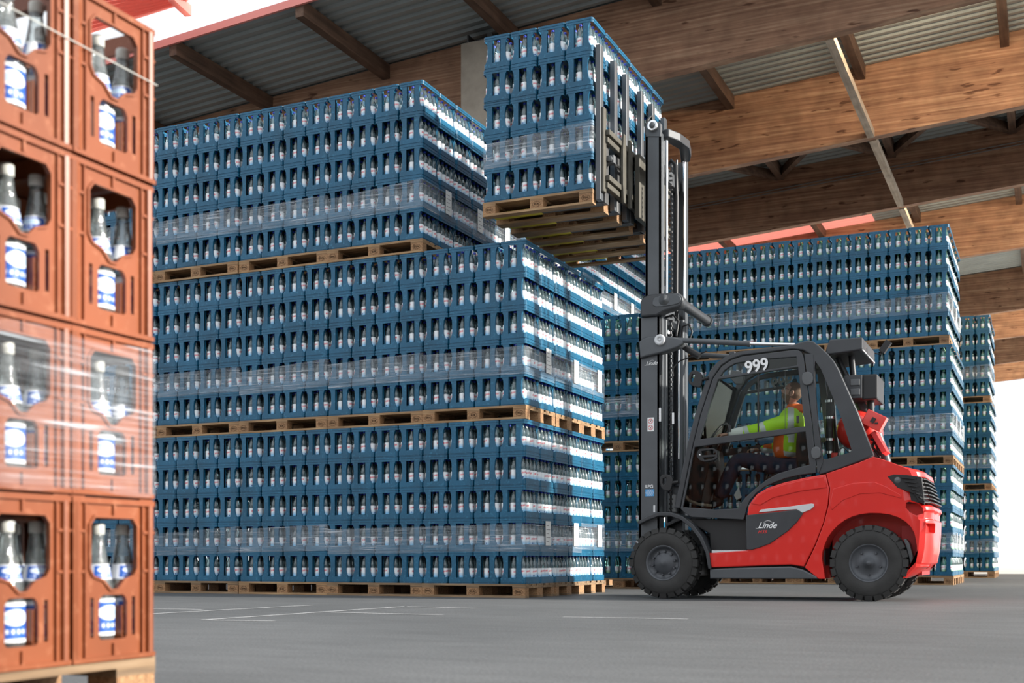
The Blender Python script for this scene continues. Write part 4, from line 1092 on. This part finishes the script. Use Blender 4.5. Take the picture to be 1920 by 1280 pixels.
# gas cylinder
q = onv(1602, 803, .66)
gc = MB(); gc.lathe([(0.0, -.005), (.06, 0.0), (.12, .02), (.165, .055), (.190, .11), (.195, .16), (.195, .62), (.165, .72), (.10, .76), (0, .77)], 36, (q.x, .66, q.z), 'y')
GT = gc.build('gas_cylinder', M['gastank']); tag(GT, 'red gas cylinder lying across the back of the forklift', 'gas cylinder')
gs = MB(); gs.lathe([(.197, .20), (.200, .20), (.200, .24), (.197, .24)], 36, (q.x, .66, q.z), 'y'); gs.build('strap', M['black'], GT)
v_ = MB(); a = onv(1640, 789, .62); v_.bar(a + Vector((-.085, 0, .045)), a + Vector((.085, 0, -.045)), .14, .15); vb_ = v_.build('valve_cover', M['gastank'], GT, bevel=0.006)
v_ = MB(); v_.bar(a + Vector((-.02, -.076, .01)), a + Vector((.01, -.076, -.01)), .02, .05); v_.bar(a + Vector((.01, -.076, -.03)), a + Vector((.04, -.076, -.03)), .02, .012); v_.build('valve_mark', M['black'], GT)
sd_ = MB(); p0 = onv(1650, 830, .75); sd_.bar(onv(1640, 812, .75), onv(1662, 850, .75), .30, .05); sd_.build('cylinder_cradle', M['redp'], FL, bevel=0.005)
sd_ = MB(); sd_.tube([onv(1634, 812, .7), onv(1640, 825, .7), onv(1636, 838, .7), onv(1644, 848, .7), onv(1650, 858, .7)], .012, 8); sd_.tube([onv(1632, 822, .66), onv(1645, 830, .66), onv(1648, 846, .66)], .009, 8)
sd_.build('gas_fittings', M['black'], FL)
# front mirrors and brackets
for nm, pts, hole, v in (('mirror', [(1291, 712), (1293, 700), (1300, 694), (1311, 696), (1318, 704), (1316, 724), (1311, 727), (1294, 722)], [(1296, 710), (1299, 702), (1304, 703), (1300, 716), (1296, 716)], VN),
                         ('mirror', [(1237, 900), (1240, 891), (1248, 888), (1258, 891), (1263, 898), (1259, 918), (1254, 921), (1241, 917)], [(1243, 905), (1244, 897), (1250, 895), (1251, 902), (1248, 907), (1244, 909)], VN)):
    plate(nm, [rounded(P2(pts, v), 1), P2(hole, v)], v - .02, v + .02, M['black'], FL, 0.006)
b = MB(); b.tube([onv(1314, 712, VN), onv(1328, 708, VN)], .018, 8); b.tube([onv(1260, 905, VN), onv(1272, 903, VN)], .018, 8); b.build('mirror_bracket', M['black'], FL)
# cab interior: seat, column, wheel, dashboard, far roof frame
VM = 1.03
b = MB(); b.prism(rounded(P2([(1500, 800), (1512, 806), (1520, 850), (1512, 884), (1496, 886), (1492, 850), (1494, 815)], VM - .2), 1), VM - .22, VM + .22, 'y'); b.build('seat_back', M['black'], FL, bevel=0.02)
b = MB(); b.prism(rounded(P2([(1436, 890), (1500, 882), (1500, 912), (1440, 912)], VM - .2), 1), VM - .25, VM + .25, 'y'); b.build('seat_cushion', M['black'], FL, bevel=0.02)
b = MB(); a = onv(1344, 822, VM - .1); 
b.tube([a + Vector((0.0, .18 * math.cos(t), 0)) + Vector((.10 * math.sin(t), 0, .15 * math.sin(t))) for t in [2 * PI * k / 24 for k in range(25)]], .013, 8, caps=False)
b.tube([a, a + Vector((-.14, 0, .10)) * -1 + Vector((-.25, 0, -.35))], .03, 8); b.build('steering_wheel', M['black'], FL)
b = MB(); b.prism(P2([(1290, 945), (1300, 870), (1320, 838), (1340, 842), (1345, 880), (1330, 945)], VM), VM - .35, VM + .35, 'y'); b.build('dashboard', M['black'], FL, bevel=0.015)
b = MB(); b.tube([onv(1283, 925, .62), onv(1292, 938, .62), onv(1310, 945, .62), onv(1335, 948, .62)], .014, 8); b.build('floor_hose', M['tie'], FL)
pp = MB(); pp.prism(P2([(1376, 928), (1385, 912), (1390, 932), (1381, 937)], .6), .6, .61, 'y'); tag(pp.build('paper_sheet', M['paper']), 'folded white paper leaning inside the lower cab door glass', 'paper')
b = MB(); b.prism(P2([(1370, 693), (1388, 696), (1396, 706), (1392, 720), (1378, 720), (1368, 708)], VM + .2), VM + .2, VM + .24, 'y'); b.build('interior_mirror', M['hinge'], FL, bevel=0.01)

# ---- mast
def upright(px0, px1, ytop, zbot, v, va, vb, par=None):
    a, c_ = onv(px0, ytop, v), onv(px1, ytop, v)
    b = MB(); w = c_.x - a.x
    # C section: web outwards, two flanges
    b.box(a.x, c_.x, va, va + .02, zbot, a.z)
    b.box(a.x, a.x + .03, va, vb, zbot, a.z); b.box(c_.x - .03, c_.x, va, vb, zbot, a.z)
    return b.build('mast_upright', M['mast'], FL, bevel=0.004), a, c_
MV = VN + .06
upright(1197.5, 1237, 596, 0.32, MV, MV, MV + .14)
o_, ia, ib = upright(1210, 1240, 252, 1.2, MV + .03, MV + .03, MV + .14)
fv = VF - .06
for (a, c_, zt, zb) in ((onv(1197.5, 596, MV).x, onv(1237, 596, MV).x, onv(1200, 596, MV).z, .32), (ia.x, ib.x, ia.z, 1.2)):
    dv = 0 if zb < 1 else .03
    b = MB(); b.box(a, c_, fv - .02 - dv, fv - dv, zb, zt); b.box(a, a + .03, fv - .14, fv - dv, zb, zt); b.box(c_ - .03, c_, fv - .14, fv - dv, zb, zt); b.build('mast_upright', M['mast'], FL, bevel=0.004)
# top head plate and roller
p = onv(1225, 237, MV + .02)
hp = MB(); hp.prism(P2([(1211, 256), (1211, 232), (1216, 228), (1236, 228), (1239, 232), (1239, 256)], MV + .02), MV + .02, MV + .07, 'y'); hp.build('mast_head', M['mast'], FL, bevel=0.004)
hp = MB(); hp.lathe([(0.0, -.028), (.026, -.028), (.030, -.016), (.036, -.014), (.048, -.026), (.055, -.018), (.055, .02)], 28, (p.x, MV, p.z), 'y'); hp.build('mast_roller', M['chrome'], FL)
hp = MB(); hp.lathe([(0.0, -.032), (.028, -.031), (.031, -.02)], 20, (p.x, MV, p.z), 'y'); hp.build('roller_cap', M['hinge'], FL)
# lift cylinders: chrome rods over painted barrels
def rod(x, y0, y1, v, r, mat, name='lift_rod'):
    a, c_ = onv(x, y0, v), onv(x, y1, v); b = MB(); b.tube([(a.x, v, a.z), (a.x, v, c_.z)], r, 14); return b.build(name, M[mat], FL)
v1, v2 = MV + .17, fv - .17
rod(1250, 262, 560, v1, .0135, 'chrome'); rod(1243, 340, 546, v1 + .12, .010, 'chrome')
rod(1247, 600, 962, v1, .026, 'mast', 'lift_cylinder')
rod(1283, 296, 560, v2, .0145, 'chrome'); rod(1279, 600, 920, v2, .028, 'mast', 'lift_cylinder')
rod(1269, 300, 560, v2 - .2, .012, 'hinge', 'hydraulic_pipe'); rod(1258, 600, 960, v1 + .2, .010, 'hinge', 'hydraulic_pipe'); rod(1273, 640, 860, v2 - .12, .008, 'chrome', 'hydraulic_pipe')
b = MB(); a = onv(1258, 310, v1 + .15); c_ = onv(1258, 960, v1 + .15)
n = 74
for i in range(n):
    z = a.z + (c_.z - a.z) * i / n
    b.box(a.x - .020, a.x + .020, v1 + .14, v1 + .16, z - .018, z - .004) if i % 2 else b.box(a.x - .014, a.x + .014, v1 + .135, v1 + .165, z - .02, z)
b.build('lift_chain', M['steel'], FL)
b = MB(); a = onv(1262, 300, v1 + .25); b.tube([(a.x - .06, v1 + .25, a.z - .05), (a.x - .02, v1 + .25, a.z), (a.x + .03, v1 + .25, a.z - .06), (a.x + .04, v1 + .25, a.z - .4), (a.x + .035, v1 + .25, 2.9)], .02, 8); b.build('hydraulic_hose', M['black'], FL)
# top yoke across the two rods
a, c_ = onv(1250, 255, v1), onv(1284, 285, v2)
yk = MB(); path = [(a.x - .05, v1 - .05), (a.x + .04, v1 - .06), (a.x + .11, v1 + .12), (a.x + .14, (v1 + v2) / 2), (c_.x + .10, v2 - .1), (c_.x + .04, v2 + .06), (c_.x - .06, v2 + .06), (c_.x - .02, v2 - .1), (a.x + .03, (v1 + v2) / 2), (a.x - .02, v1 + .12)]
zt = a.z
yk.prism(path, zt - .035, zt + .055, 'z'); yk.build('mast_yoke', M['dark'], FL, bevel=0.012)
for zc, hh in ((onv(1225, 575, MV).z, .10), (onv(1225, 300, MV).z, .07), (1.0, .1), (.45, .1)):
    MB().box(ia.x + .02, ia.x + .10, MV + .08, fv - .08, zc - hh, zc + hh).build('mast_cross_member', M['mast'], FL, bevel=0.01)
# middle casting with torsion tube
cs1 = [(1201, 567), (1206, 558), (1216, 553), (1232, 551), (1262, 549), (1274, 550), (1281, 557), (1282, 566), (1277, 575), (1262, 579), (1246, 584), (1232, 592), (1202, 594)]
plate('mast_casting', [P2(cs1, MV - .03)], MV - .05, MV + .10, M['dark'], FL, 0.018, 3)
plate('casting_cover', [rounded(P2([(1224, 562), (1230, 555), (1266, 551), (1276, 555), (1277, 564), (1270, 571), (1232, 576), (1223, 572)], MV - .05), 1)], MV - .058, MV - .03, M['mast'], FL, 0.006, 2)
b = MB(); p = onv(1245, 562, MV - .06); b.lathe([(0, -.07), (.010, -.07), (.011, -.062), (.055, -.060), (.057, -.04)], 24, (p.x, MV, p.z), 'y'); b.build('casting_cap', M['hinge'], FL)
b = MB(); p = onv(1274, 566, MV); b.tube([(p.x, MV, p.z), (p.x, fv, p.z)], .050, 20); b.tube([(p.x, fv - .02, p.z), (p.x, fv + .03, p.z)], .060, 20); b.build('torsion_tube', M['dark'], FL)
# tilt bracket, cap and tilt cylinder to the cab roof
cs2 = [(1199, 641), (1206, 634), (1216, 631), (1240, 629), (1262, 632), (1281, 636), (1282, 645), (1270, 652), (1250, 659), (1232, 664), (1213, 668), (1201, 672)]
plate('tilt_bracket', [P2(cs2, MV - .03)], MV - .05, MV + .08, M['mast'], FL, 0.016, 3)
b = MB(); p = onv(1238, 637.5, MV - .05); b.lathe([(0, -.085), (.012, -.085), (.014, -.078), (.020, -.078), (.022, -.085), (.050, -.085), (.056, -.075), (.056, -.04)], 28, (p.x, MV, p.z), 'y'); b.build('tilt_pin_cap', M['silver'], FL)
for vv, dy in ((MV - .02, 0), (fv - .1, 0)):
    a, m_, e = onv(1249, 636.5, MV - .02), onv(1403, 644, MV - .02), onv(1490, 646, MV - .02)
    b = MB(); b.tube([(a.x, vv, a.z), (m_.x, vv, m_.z)], .027, 16); b.tube([(m_.x - .01, vv, m_.z), (m_.x + .02, vv, m_.z)], .032, 16); b.build('tilt_cylinder', M['mast'], FL)
    b = MB(); b.tube([(m_.x, vv, m_.z), (e.x, vv, e.z)], .016, 14); b.build('tilt_rod', M['chrome'], FL)
b = MB(); b.tube([onv(1283, 650, MV + .1), onv(1298, 660, MV + .1), onv(1312, 668, MV + .1)], .035, 10); b.tube([onv(1262, 705, MV + .1), onv(1262, 690, MV + .1), onv(1275, 676, MV + .1), onv(1310, 664, MV + .1), onv(1325, 658, MV + .1)], .007, 6); b.build('hose_bundle', M['black'], FL)
b = MB(); b.tube([onv(1240, 598, MV + .2), onv(1262, 590, MV + .2), onv(1272, 602, MV + .2), onv(1268, 630, MV + .2)], .012, 8); b.tube([onv(1276, 640, MV + .3), onv(1280, 612, MV + .3), onv(1292, 608, MV + .3), onv(1298, 622, MV + .3), onv(1292, 640, MV + .3)], .010, 8); b.build('hydraulic_hose', M['black'], FL)
b = MB()
for (x, y0, y1) in ((1238.5, 765, 790), (1263, 774, 795)): q = onv(x, y0, MV + .02); q2 = onv(x, y1, MV + .02); b.box(q.x - .010, q.x + .010, MV - .002, MV + .01, q2.z, q.z)
b.build('white_wear_pad', M['white'], FL)
# markings on the mast
linde(1221.5, 681, MV - .002, 0.055, FL)
stk = MB(); a, c_ = onv(1214, 783, MV), onv(1226, 808, MV); stk.box(a.x, c_.x, MV - .002, MV, c_.z, a.z); so_ = stk.build('warning_sticker', M['white'], FL)
stk = MB()
for yy in (789.5, 801.5):
    q = onv(1220, yy, MV); V = []
    for k in range(20): 
        t = 2 * PI * k / 20; V += [(q.x + .026 * math.cos(t), MV - .0026, q.z + .026 * math.sin(t)), (q.x + .021 * math.cos(t), MV - .0026, q.z + .021 * math.sin(t))]
    stk.add(V, [[2 * k, 2 * k + 1, (2 * k + 3) % 40, (2 * k + 2) % 40] for k in range(20)])
    stk.bar((q.x - .017, MV - .0026, q.z + .017), (q.x + .017, MV - .0026, q.z - .017), .004, .001, up=(0, 1, 0))
stk.build('prohibition_rings', M['redp'], so_)
stk = MB()
for yy in (789.5, 801.5): q = onv(1220, yy, MV); stk.bar((q.x - .01, MV - .0024, q.z - .012), (q.x + .012, MV - .0024, q.z + .012), .005, .001, up=(0, 1, 0))
stk.build('figure_marks', M['black'], so_)
q = onv(1217.5, 912, MV); text_mb('LPG', 0.046, M['white'], 'lpg_lettering', (q.x, MV - .002, q.z), (PI / 2, 0, 0), FL, 0.0008, bold=0.0012, sx=1.05)
a, c_ = onv(1210, 917, MV), onv(1226.5, 930, MV); stk = MB(); stk.box(a.x, c_.x, MV - .0015, MV, c_.z, a.z); so_ = stk.build('cylinder_sticker', M['bluep'], FL)
stk = MB()
for r in range(3):
    for k in range(4 if r == 1 else 3):
        cx = (a.x + c_.x) / 2 + (k - (1.5 if r == 1 else 1)) * .022; cz = (a.z + c_.z) / 2 + (r - 1) * .021
        V = []
        for j in range(10): t = 2 * PI * j / 10; V += [(cx + .010 * math.cos(t), MV - .002, cz + .010 * math.sin(t)), (cx + .0075 * math.cos(t), MV - .002, cz + .0075 * math.sin(t))]
        stk.add(V, [[2 * j, 2 * j + 1, (2 * j + 3) % 20, (2 * j + 2) % 20] for j in range(10)])
stk.build('bottle_rings', M['white'], so_)
a, c_ = onv(1225, 947, MV), onv(1228.5, 960, MV); MB().box(a.x, c_.x, MV - .0015, MV, c_.z, a.z).build('type_sticker', M['silver'], FL)

# ---- carriage, load backrest, forks
UB = 0.80
ztop = onu(1120, 88, UB).z; zb_ = LOADZ + 0.02
posts = [(1119, 88), (1146, 118), (1168, 139), (1196, 170), (1217, 189), (1240, 213)]
pz = []
for i, (x, y) in enumerate(posts):
    q = onu(x, y, UB); zt_ = ztop
    MB().box(UB, UB + .055, q.y - .045, q.y + .045, zb_ + .02, zt_).build('backrest_bar', M['mast'], FL, bevel=0.005); pz.append(q.y)
y0, y1 = pz[0], pz[-1]
q = onu(1133, 222, UB + .06)
MB().box(UB + .055, UB + .085, y0 - .03, y0 + .05, LOADZ + .12, 4.86).build('carriage_end', M['carr'], FL, bevel=0.006)
for zc in (4.62, 4.55, 4.17, 4.10):
    MB().box(UB + .06, UB + (.13 if zc in (4.62, 4.17) else .11), y0 + .02, y1 - .02, zc - .028, zc + .028).build('carriage_bar', M['carr'], FL, bevel=0.006)
for yy in (y0 + .42, y0 + .62, y1 - .55, y1 - .35):
    b = MB(); b.prism(rounded([(yy - .05, 4.02), (yy + .05, 4.02), (yy + .05, 4.72), (yy - .05, 4.72)], 1), UB + .12, UB + .15, 'x'); b.build('carriage_plate', M['carr'], FL, bevel=0.005)
b = MB(); b.box(UB + .14, UB + .20, y0 + .75, y1 - .70, 3.95, 4.62); b.build('carriage_frame', M['carr'], FL, bevel=0.01)
b = MB(); yy = y0 + .1; b.tube([(UB + .10, yy, 4.37), (UB + .10, yy + .6, 4.37)], .018, 12); b.build('side_shift_rod', M['chrome'], FL)
b = MB(); b.box(UB + .06, UB + .15, yy - .02, yy + .06, 4.33, 4.41); b.lathe([(0, -.03), (.03, -.03), (.03, .0)], 16, (UB + .11, yy - .02, 4.37), 'y'); b.build('rod_bracket', M['hinge'], FL, bevel=0.004)
b = MB(); yy = y0 + 1.0
b.tube([(UB + .2, yy, 4.9), (UB + .2, yy, 5.05), (UB + .22, yy + .08, 5.12), (UB + .24, yy + .12, 4.9), (UB + .25, yy + .1, 4.3), (UB + .24, yy + .05, 4.15), (UB + .21, yy, 4.2)], .016, 8)
b.tube([(UB + .2, yy - .05, 4.6), (UB + .2, yy - .05, 5.0), (UB + .22, yy + .05, 5.06), (UB + .24, yy + .08, 4.85)], .010, 8); b.build('hydraulic_hose', M['black'], FL)
b = MB(); b.box(UB + .18, UB + .24, yy - .06, yy + .02, 4.66, 4.82); b.build('valve_block', M['hinge'], FL, bevel=0.004)
for pd in range(3):
    for o2 in (.145 + .02, .4725 + .06):
        y_ = -0.18 + pd * .8 + o2 + .01
        fk = MB(); fk.box(-.36, UB + .02, y_, y_ + .11, LOADZ + .040, LOADZ + .075); fk.box(UB + .02, UB + .06, y_, y_ + .11, LOADZ + .040, 4.6)
        fo_ = fk.build('fork', M['steel'], FL, bevel=0.004)
        ft = MB(); ft.box(-.38, .15, y_ - .004, y_ + .114, LOADZ + .034, LOADZ + .078); ft.build('fork_sleeve', M['yellow'], fo_, bevel=0.004)

# ============================================================ driver
M['skin'] = simple('skin', (0.50, 0.27, 0.20), 0.55, 0, 0.06, 20)
M['hair'] = simple('short_brown_hair', (0.17, 0.095, 0.06), 0.8, 0, 0.25, 60)
M['hiv'] = simple('hi_vis_yellow', (0.46, 0.82, 0.03), 0.7, 0, 0.05, 12)
M['hio'] = simple('hi_vis_orange', (0.92, 0.16, 0.02), 0.7, 0, 0.05, 12)
M['refl'] = simple('reflective_tape', (0.62, 0.66, 0.64), 0.4, 0.1, 0.03)
M['wsl'] = simple('white_sleeve', (0.80, 0.80, 0.78), 0.8, 0, 0.03)
M['jean'] = simple('dark_blue_trousers', (0.030, 0.042, 0.080), 0.85, 0, 0.2, 30)
M['shoe'] = simple('black_shoe', (0.015, 0.015, 0.015), 0.6)
def skin_obj(name, pts, edges, rad, mats, parent=None, sub=2, root=0, facemat=None):
    me = bpy.data.meshes.new(name); me.from_pydata([tuple(p) for p in pts], edges, [])
    o = bpy.data.objects.new(name, me); C.objects.link(o)
    sk = o.modifiers.new('skin', 'SKIN'); sk.use_smooth_shade = True; sk.branch_smoothing = 0.6
    for i, v in enumerate(me.skin_vertices[0].data):
        r = rad[i]; v.radius = r if isinstance(r, tuple) else (r, r); v.use_root = (i == root)
    sb = o.modifiers.new('sub', 'SUBSURF'); sb.levels = sub; sb.render_levels = sub
    m2 = bpy.data.meshes.new_from_object(o.evaluated_get(bpy.context.evaluated_depsgraph_get()))
    o.modifiers.clear(); o.data = m2; m2.materials.clear()
    for m in mats: m2.materials.append(m)
    for p in m2.polygons:
        p.use_smooth = True
        p.material_index = facemat(p.center) if facemat else 0
    if parent: o.parent = parent
    return o
DV = VM
def dp_(x, y, dv=0): return onv(x, y, DV + dv)
PER = empty('person', (0, 0, 0)); tag(PER, 'driver in yellow and orange hi-vis jacket seated in the forklift cab, looking up', 'person')
pel = dp_(1486, 878); wst = dp_(1486, 850); ch_ = dp_(1487, 812); nk0 = dp_(1490, 776); nk1 = dp_(1489, 753)
sN = dp_(1483, 788, -.19); sF = dp_(1487, 790, .19)
eN = dp_(1426, 806, -.22); wN = dp_(1366, 814, -.12); hN = dp_(1353, 815, -.10)
eF = dp_(1462, 838, .24); wF = dp_(1424, 843, .16); hF = dp_(1416, 843, .14)
hipN = dp_(1482, 880, -.10); hipF = dp_(1482, 880, .10)
kN = dp_(1384, 858, -.16); kF = dp_(1380, 860, .16); aN = dp_(1352, 935, -.16); aF = dp_(1345, 935, .14); tN = dp_(1330, 944, -.17); tF = dp_(1322, 944, .15)
pts = [pel, wst, ch_, nk0, nk1, sN, eN, wN, sF, eF, wF, hipN, kN, aN, hipF, kF, aF]
E = [(0, 1), (1, 2), (2, 3), (3, 4), (2, 5), (5, 6), (6, 7), (2, 8), (8, 9), (9, 10), (0, 11), (11, 12), (12, 13), (0, 14), (14, 15), (15, 16)]
rad = [(.13, .11), (.14, .10), (.15, .10), (.065, .065), (.060, .060), .065, .045, .028, .065, .045, .028, .09, .06, .04, .09, .06, .04]
skin_obj('body', pts, E, rad, [M['skin']], PER)
uB1, uB2 = onv(1428, 800, DV - .22).x, onv(1420, 800, DV - .22).x
uW1 = onv(1396, 800, DV - .2).x; uW0 = onv(1402, 800, DV - .2).x
def jm(c):
    u, z = c.x, c.z
    p = proj(c)
    near_arm = c.y < DV - .08 and p[0] < 1470
    line = 826 - (p[0] - 1390) * .20
    if near_arm:
        if 1424 < p[0] - (p[1] - 800) * .35 < 1434: return 2
        if 1392 < p[0] - (p[1] - 800) * .35 < 1401: return 2
        if p[1] > line - 4: return 1
        if p[0] < 1393: return 3
        return 0
    if p[0] > 1477 and p[0] < 1489 and p[1] < 830: return 2
    if p[1] < 765: return 1
    if p[1] > 852 + (p[0] - 1450) * .15: return 1
    if p[1] > 842 + (p[0] - 1450) * .15: return 2
    if 1431 < p[0] < 1447 and p[1] > 815: return 1
    return 0
jp = [dp_(1480, 866), dp_(1477, 842), dp_(1479, 812), dp_(1484, 788), dp_(1491, 757), sN, eN, (eN + wN) / 2, wN, sF, eF, wF]
jE = [(0, 1), (1, 2), (2, 3), (3, 4), (3, 5), (5, 6), (6, 7), (7, 8), (3, 9), (9, 10), (10, 11)]
jr = [(.18, .17), (.185, .175), (.20, .19), (.18, .17), (.098, .10), .10, .078, .066, .050, .095, .062, .045]
skin_obj('jacket', jp, jE, jr, [M['hiv'], M['hio'], M['refl'], M['wsl']], PER, 4, 0, jm)
cl = MB(); q = dp_(1490, 767)
cl.lathe([(.066, .045), (.074, .048), (.088, .0), (.105, -.035), (.098, -.035), (.078, .0), (.066, .045)], 28, (q.x, q.y, q.z)); co_ = cl.build('collar', M['hio'], PER)
tp = [dp_(1484, 880), hipN, kN, aN, hipF, kF, aF]
skin_obj('trousers', tp, [(0, 1), (1, 2), (2, 3), (0, 4), (4, 5), (5, 6)], [(.15, .12), .105, .085, .06, .105, .085, .06], [M['jean']], PER)
for a, t in ((aN, tN), (aF, tF)):
    skin_obj('shoe', [a + Vector((.03, 0, -.02)), (a + t) / 2 + Vector((0, 0, -.02)), t + Vector((0, 0, -.03))], [(0, 1), (1, 2)], [.05, .05, .038], [M['shoe']], PER)
# head, facing the mast and tipped upwards
hc = dp_(1486, 737)
hb = bmesh.new(); bmesh.ops.create_icosphere(hb, subdivisions=5, radius=1.0)
for v in hb.verts:
    x, y, z = v.co                                     # x = forwards, y = sideways, z = up
    X = x * 0.098; Y = y * 0.076; Z = z * 0.118
    if z < 0: Y *= 1 - .28 * z * z; X *= (1 - .10 * abs(z)) if x > 0 else (1 - .30 * abs(z))
    if x > .3 and z < -.35: X += .012 * (x - .3)
    nf = math.exp(-((y / .16) ** 2) - ((z + .10) / .20) ** 2) * (1 if x > .5 else 0); X += .026 * nf
    if x > .5: X -= .010 * math.exp(-(((abs(y) - .34) / .16) ** 2) - ((z - .14) / .12) ** 2)
    if x > .5: X += .006 * math.exp(-((y / .30) ** 2) - ((z + .48) / .07) ** 2)
    if x > .5: X -= .006 * math.exp(-((y / .26) ** 2) - ((z + .42) / .03) ** 2)
    v.co = (-X, Y, Z)
me = bpy.data.meshes.new('head')
for m in ('skin', 'hair'): me.materials.append(M[m])
for f in hb.faces:
    f.smooth = True; c = f.calc_center_median(); x, z = -c.x, c.z
    wv = .004 * math.sin(90 * x) + .003 * math.sin(140 * z + 2)
    beard = z < -.036 + .35 * max(0, x - .02) * 0 + wv and x > -.01 and not (abs(c.y) < .022 and -.060 < z < -.050 and x > .06)
    hair = (x < .050 + wv and z > .038 + .5 * max(0, x) + wv) or (x < -.005 + wv and z > -.05) or z > .092 or (x < .02 and x > -.02 and z > -.03 and abs(c.y) > .05)
    f.material_index = 1 if (beard or hair) else 0
hb.to_mesh(me); hb.free()
ho = bpy.data.objects.new('head', me); C.objects.link(ho); ho.parent = PER
ho.location = hc; ho.rotation_euler = (0, math.radians(24), 0)
for s in (-1, 1):
    e = MB(); e.lathe([(0.0, .004), (.010, .006), (.022, .010), (.026, .004), (.022, -.006), (.012, -.004)], 16, (0, 0, 0), 'y')
    eo = e.build('ear', M['skin'], ho); eo.location = (.012, s * .078, -.005); eo.scale = (.75, 1 * s, 1.25)
    e = MB(); e.lathe([(0.0, -.0125), (.006, -.0115), (.011, -.006), (.0125, 0), (.011, .006), (0, .0125)], 14); eo = e.build('eye', M['white'], ho); eo.location = (-.084, s * .030, .016)
    e = MB(); e.lathe([(0.0, 0.0), (.005, .001), (.0055, .004)], 12, (0, 0, 0), 'x'); eo = e.build('iris', M['black'], ho); eo.location = (-.0975, s * .030, .018)
gl_ = MB()
for s in (-1, 1):
    gl_.tube([(-.104, s * .031 + .022 * math.cos(t), .014 + .016 * math.sin(t)) for t in [2 * PI * k / 16 for k in range(17)]], .0016, 6, caps=False)
    gl_.tube([(-.102, s * .053, .018), (-.05, s * .078, .018), (.01, s * .080, .012), (.02, s * .080, -.004)], .0016, 6)
gl_.tube([(-.105, -.009, .016), (-.107, 0, .019), (-.105, .009, .016)], .0016, 6); gl_.build('glasses', M['black'], ho)
# hands: palm with four fingers and a thumb, curled round what they hold
def hand(w, h, s, name='hand'):
    d = (h - w).normalized(); side = Vector((0, 1, 0)) * s; dn = d.cross(side).normalized()
    if dn.z > 0: dn = -dn
    P = [w, w + d * .045, w + d * .085]; Ed = [(0, 1), (1, 2)]; Rr = [.026, (.034, .020), (.036, .017)]
    for k in range(4):
        L = (.030, .034, .032, .025)[k]; off = side * (.030 - .020 * k)
        b0 = w + d * .085 + off; i = len(P)
        P += [b0, b0 + d * L * .9 + dn * .006, b0 + d * L * 1.25 + dn * (.024 + .002 * k), b0 + d * L * .85 + dn * .046]; Rr += [.0105, .0095, .009, .008]
        Ed += [(2, i), (i, i + 1), (i + 1, i + 2), (i + 2, i + 3)]
    b0 = w + d * .035 + side * .030; i = len(P)
    P += [b0, b0 + d * .03 + side * .016 + dn * .012, b0 + d * .055 + side * .010 + dn * .030]; Rr += [.013, .011, .0095]; Ed += [(1, i), (i, i + 1), (i + 1, i + 2)]
    return skin_obj(name, P, Ed, Rr, [M['skin']], PER, 2)
hand(wN, hN, -1); hand(wF, hF, 1)
# control lever under the far hand
b = MB(); q = hF + (hF - wF).normalized() * .05; b.tube([(q.x, q.y, q.z - .25), (q.x, q.y, q.z + .01)], .012, 8); b.build('control_lever', M['black'], FL)
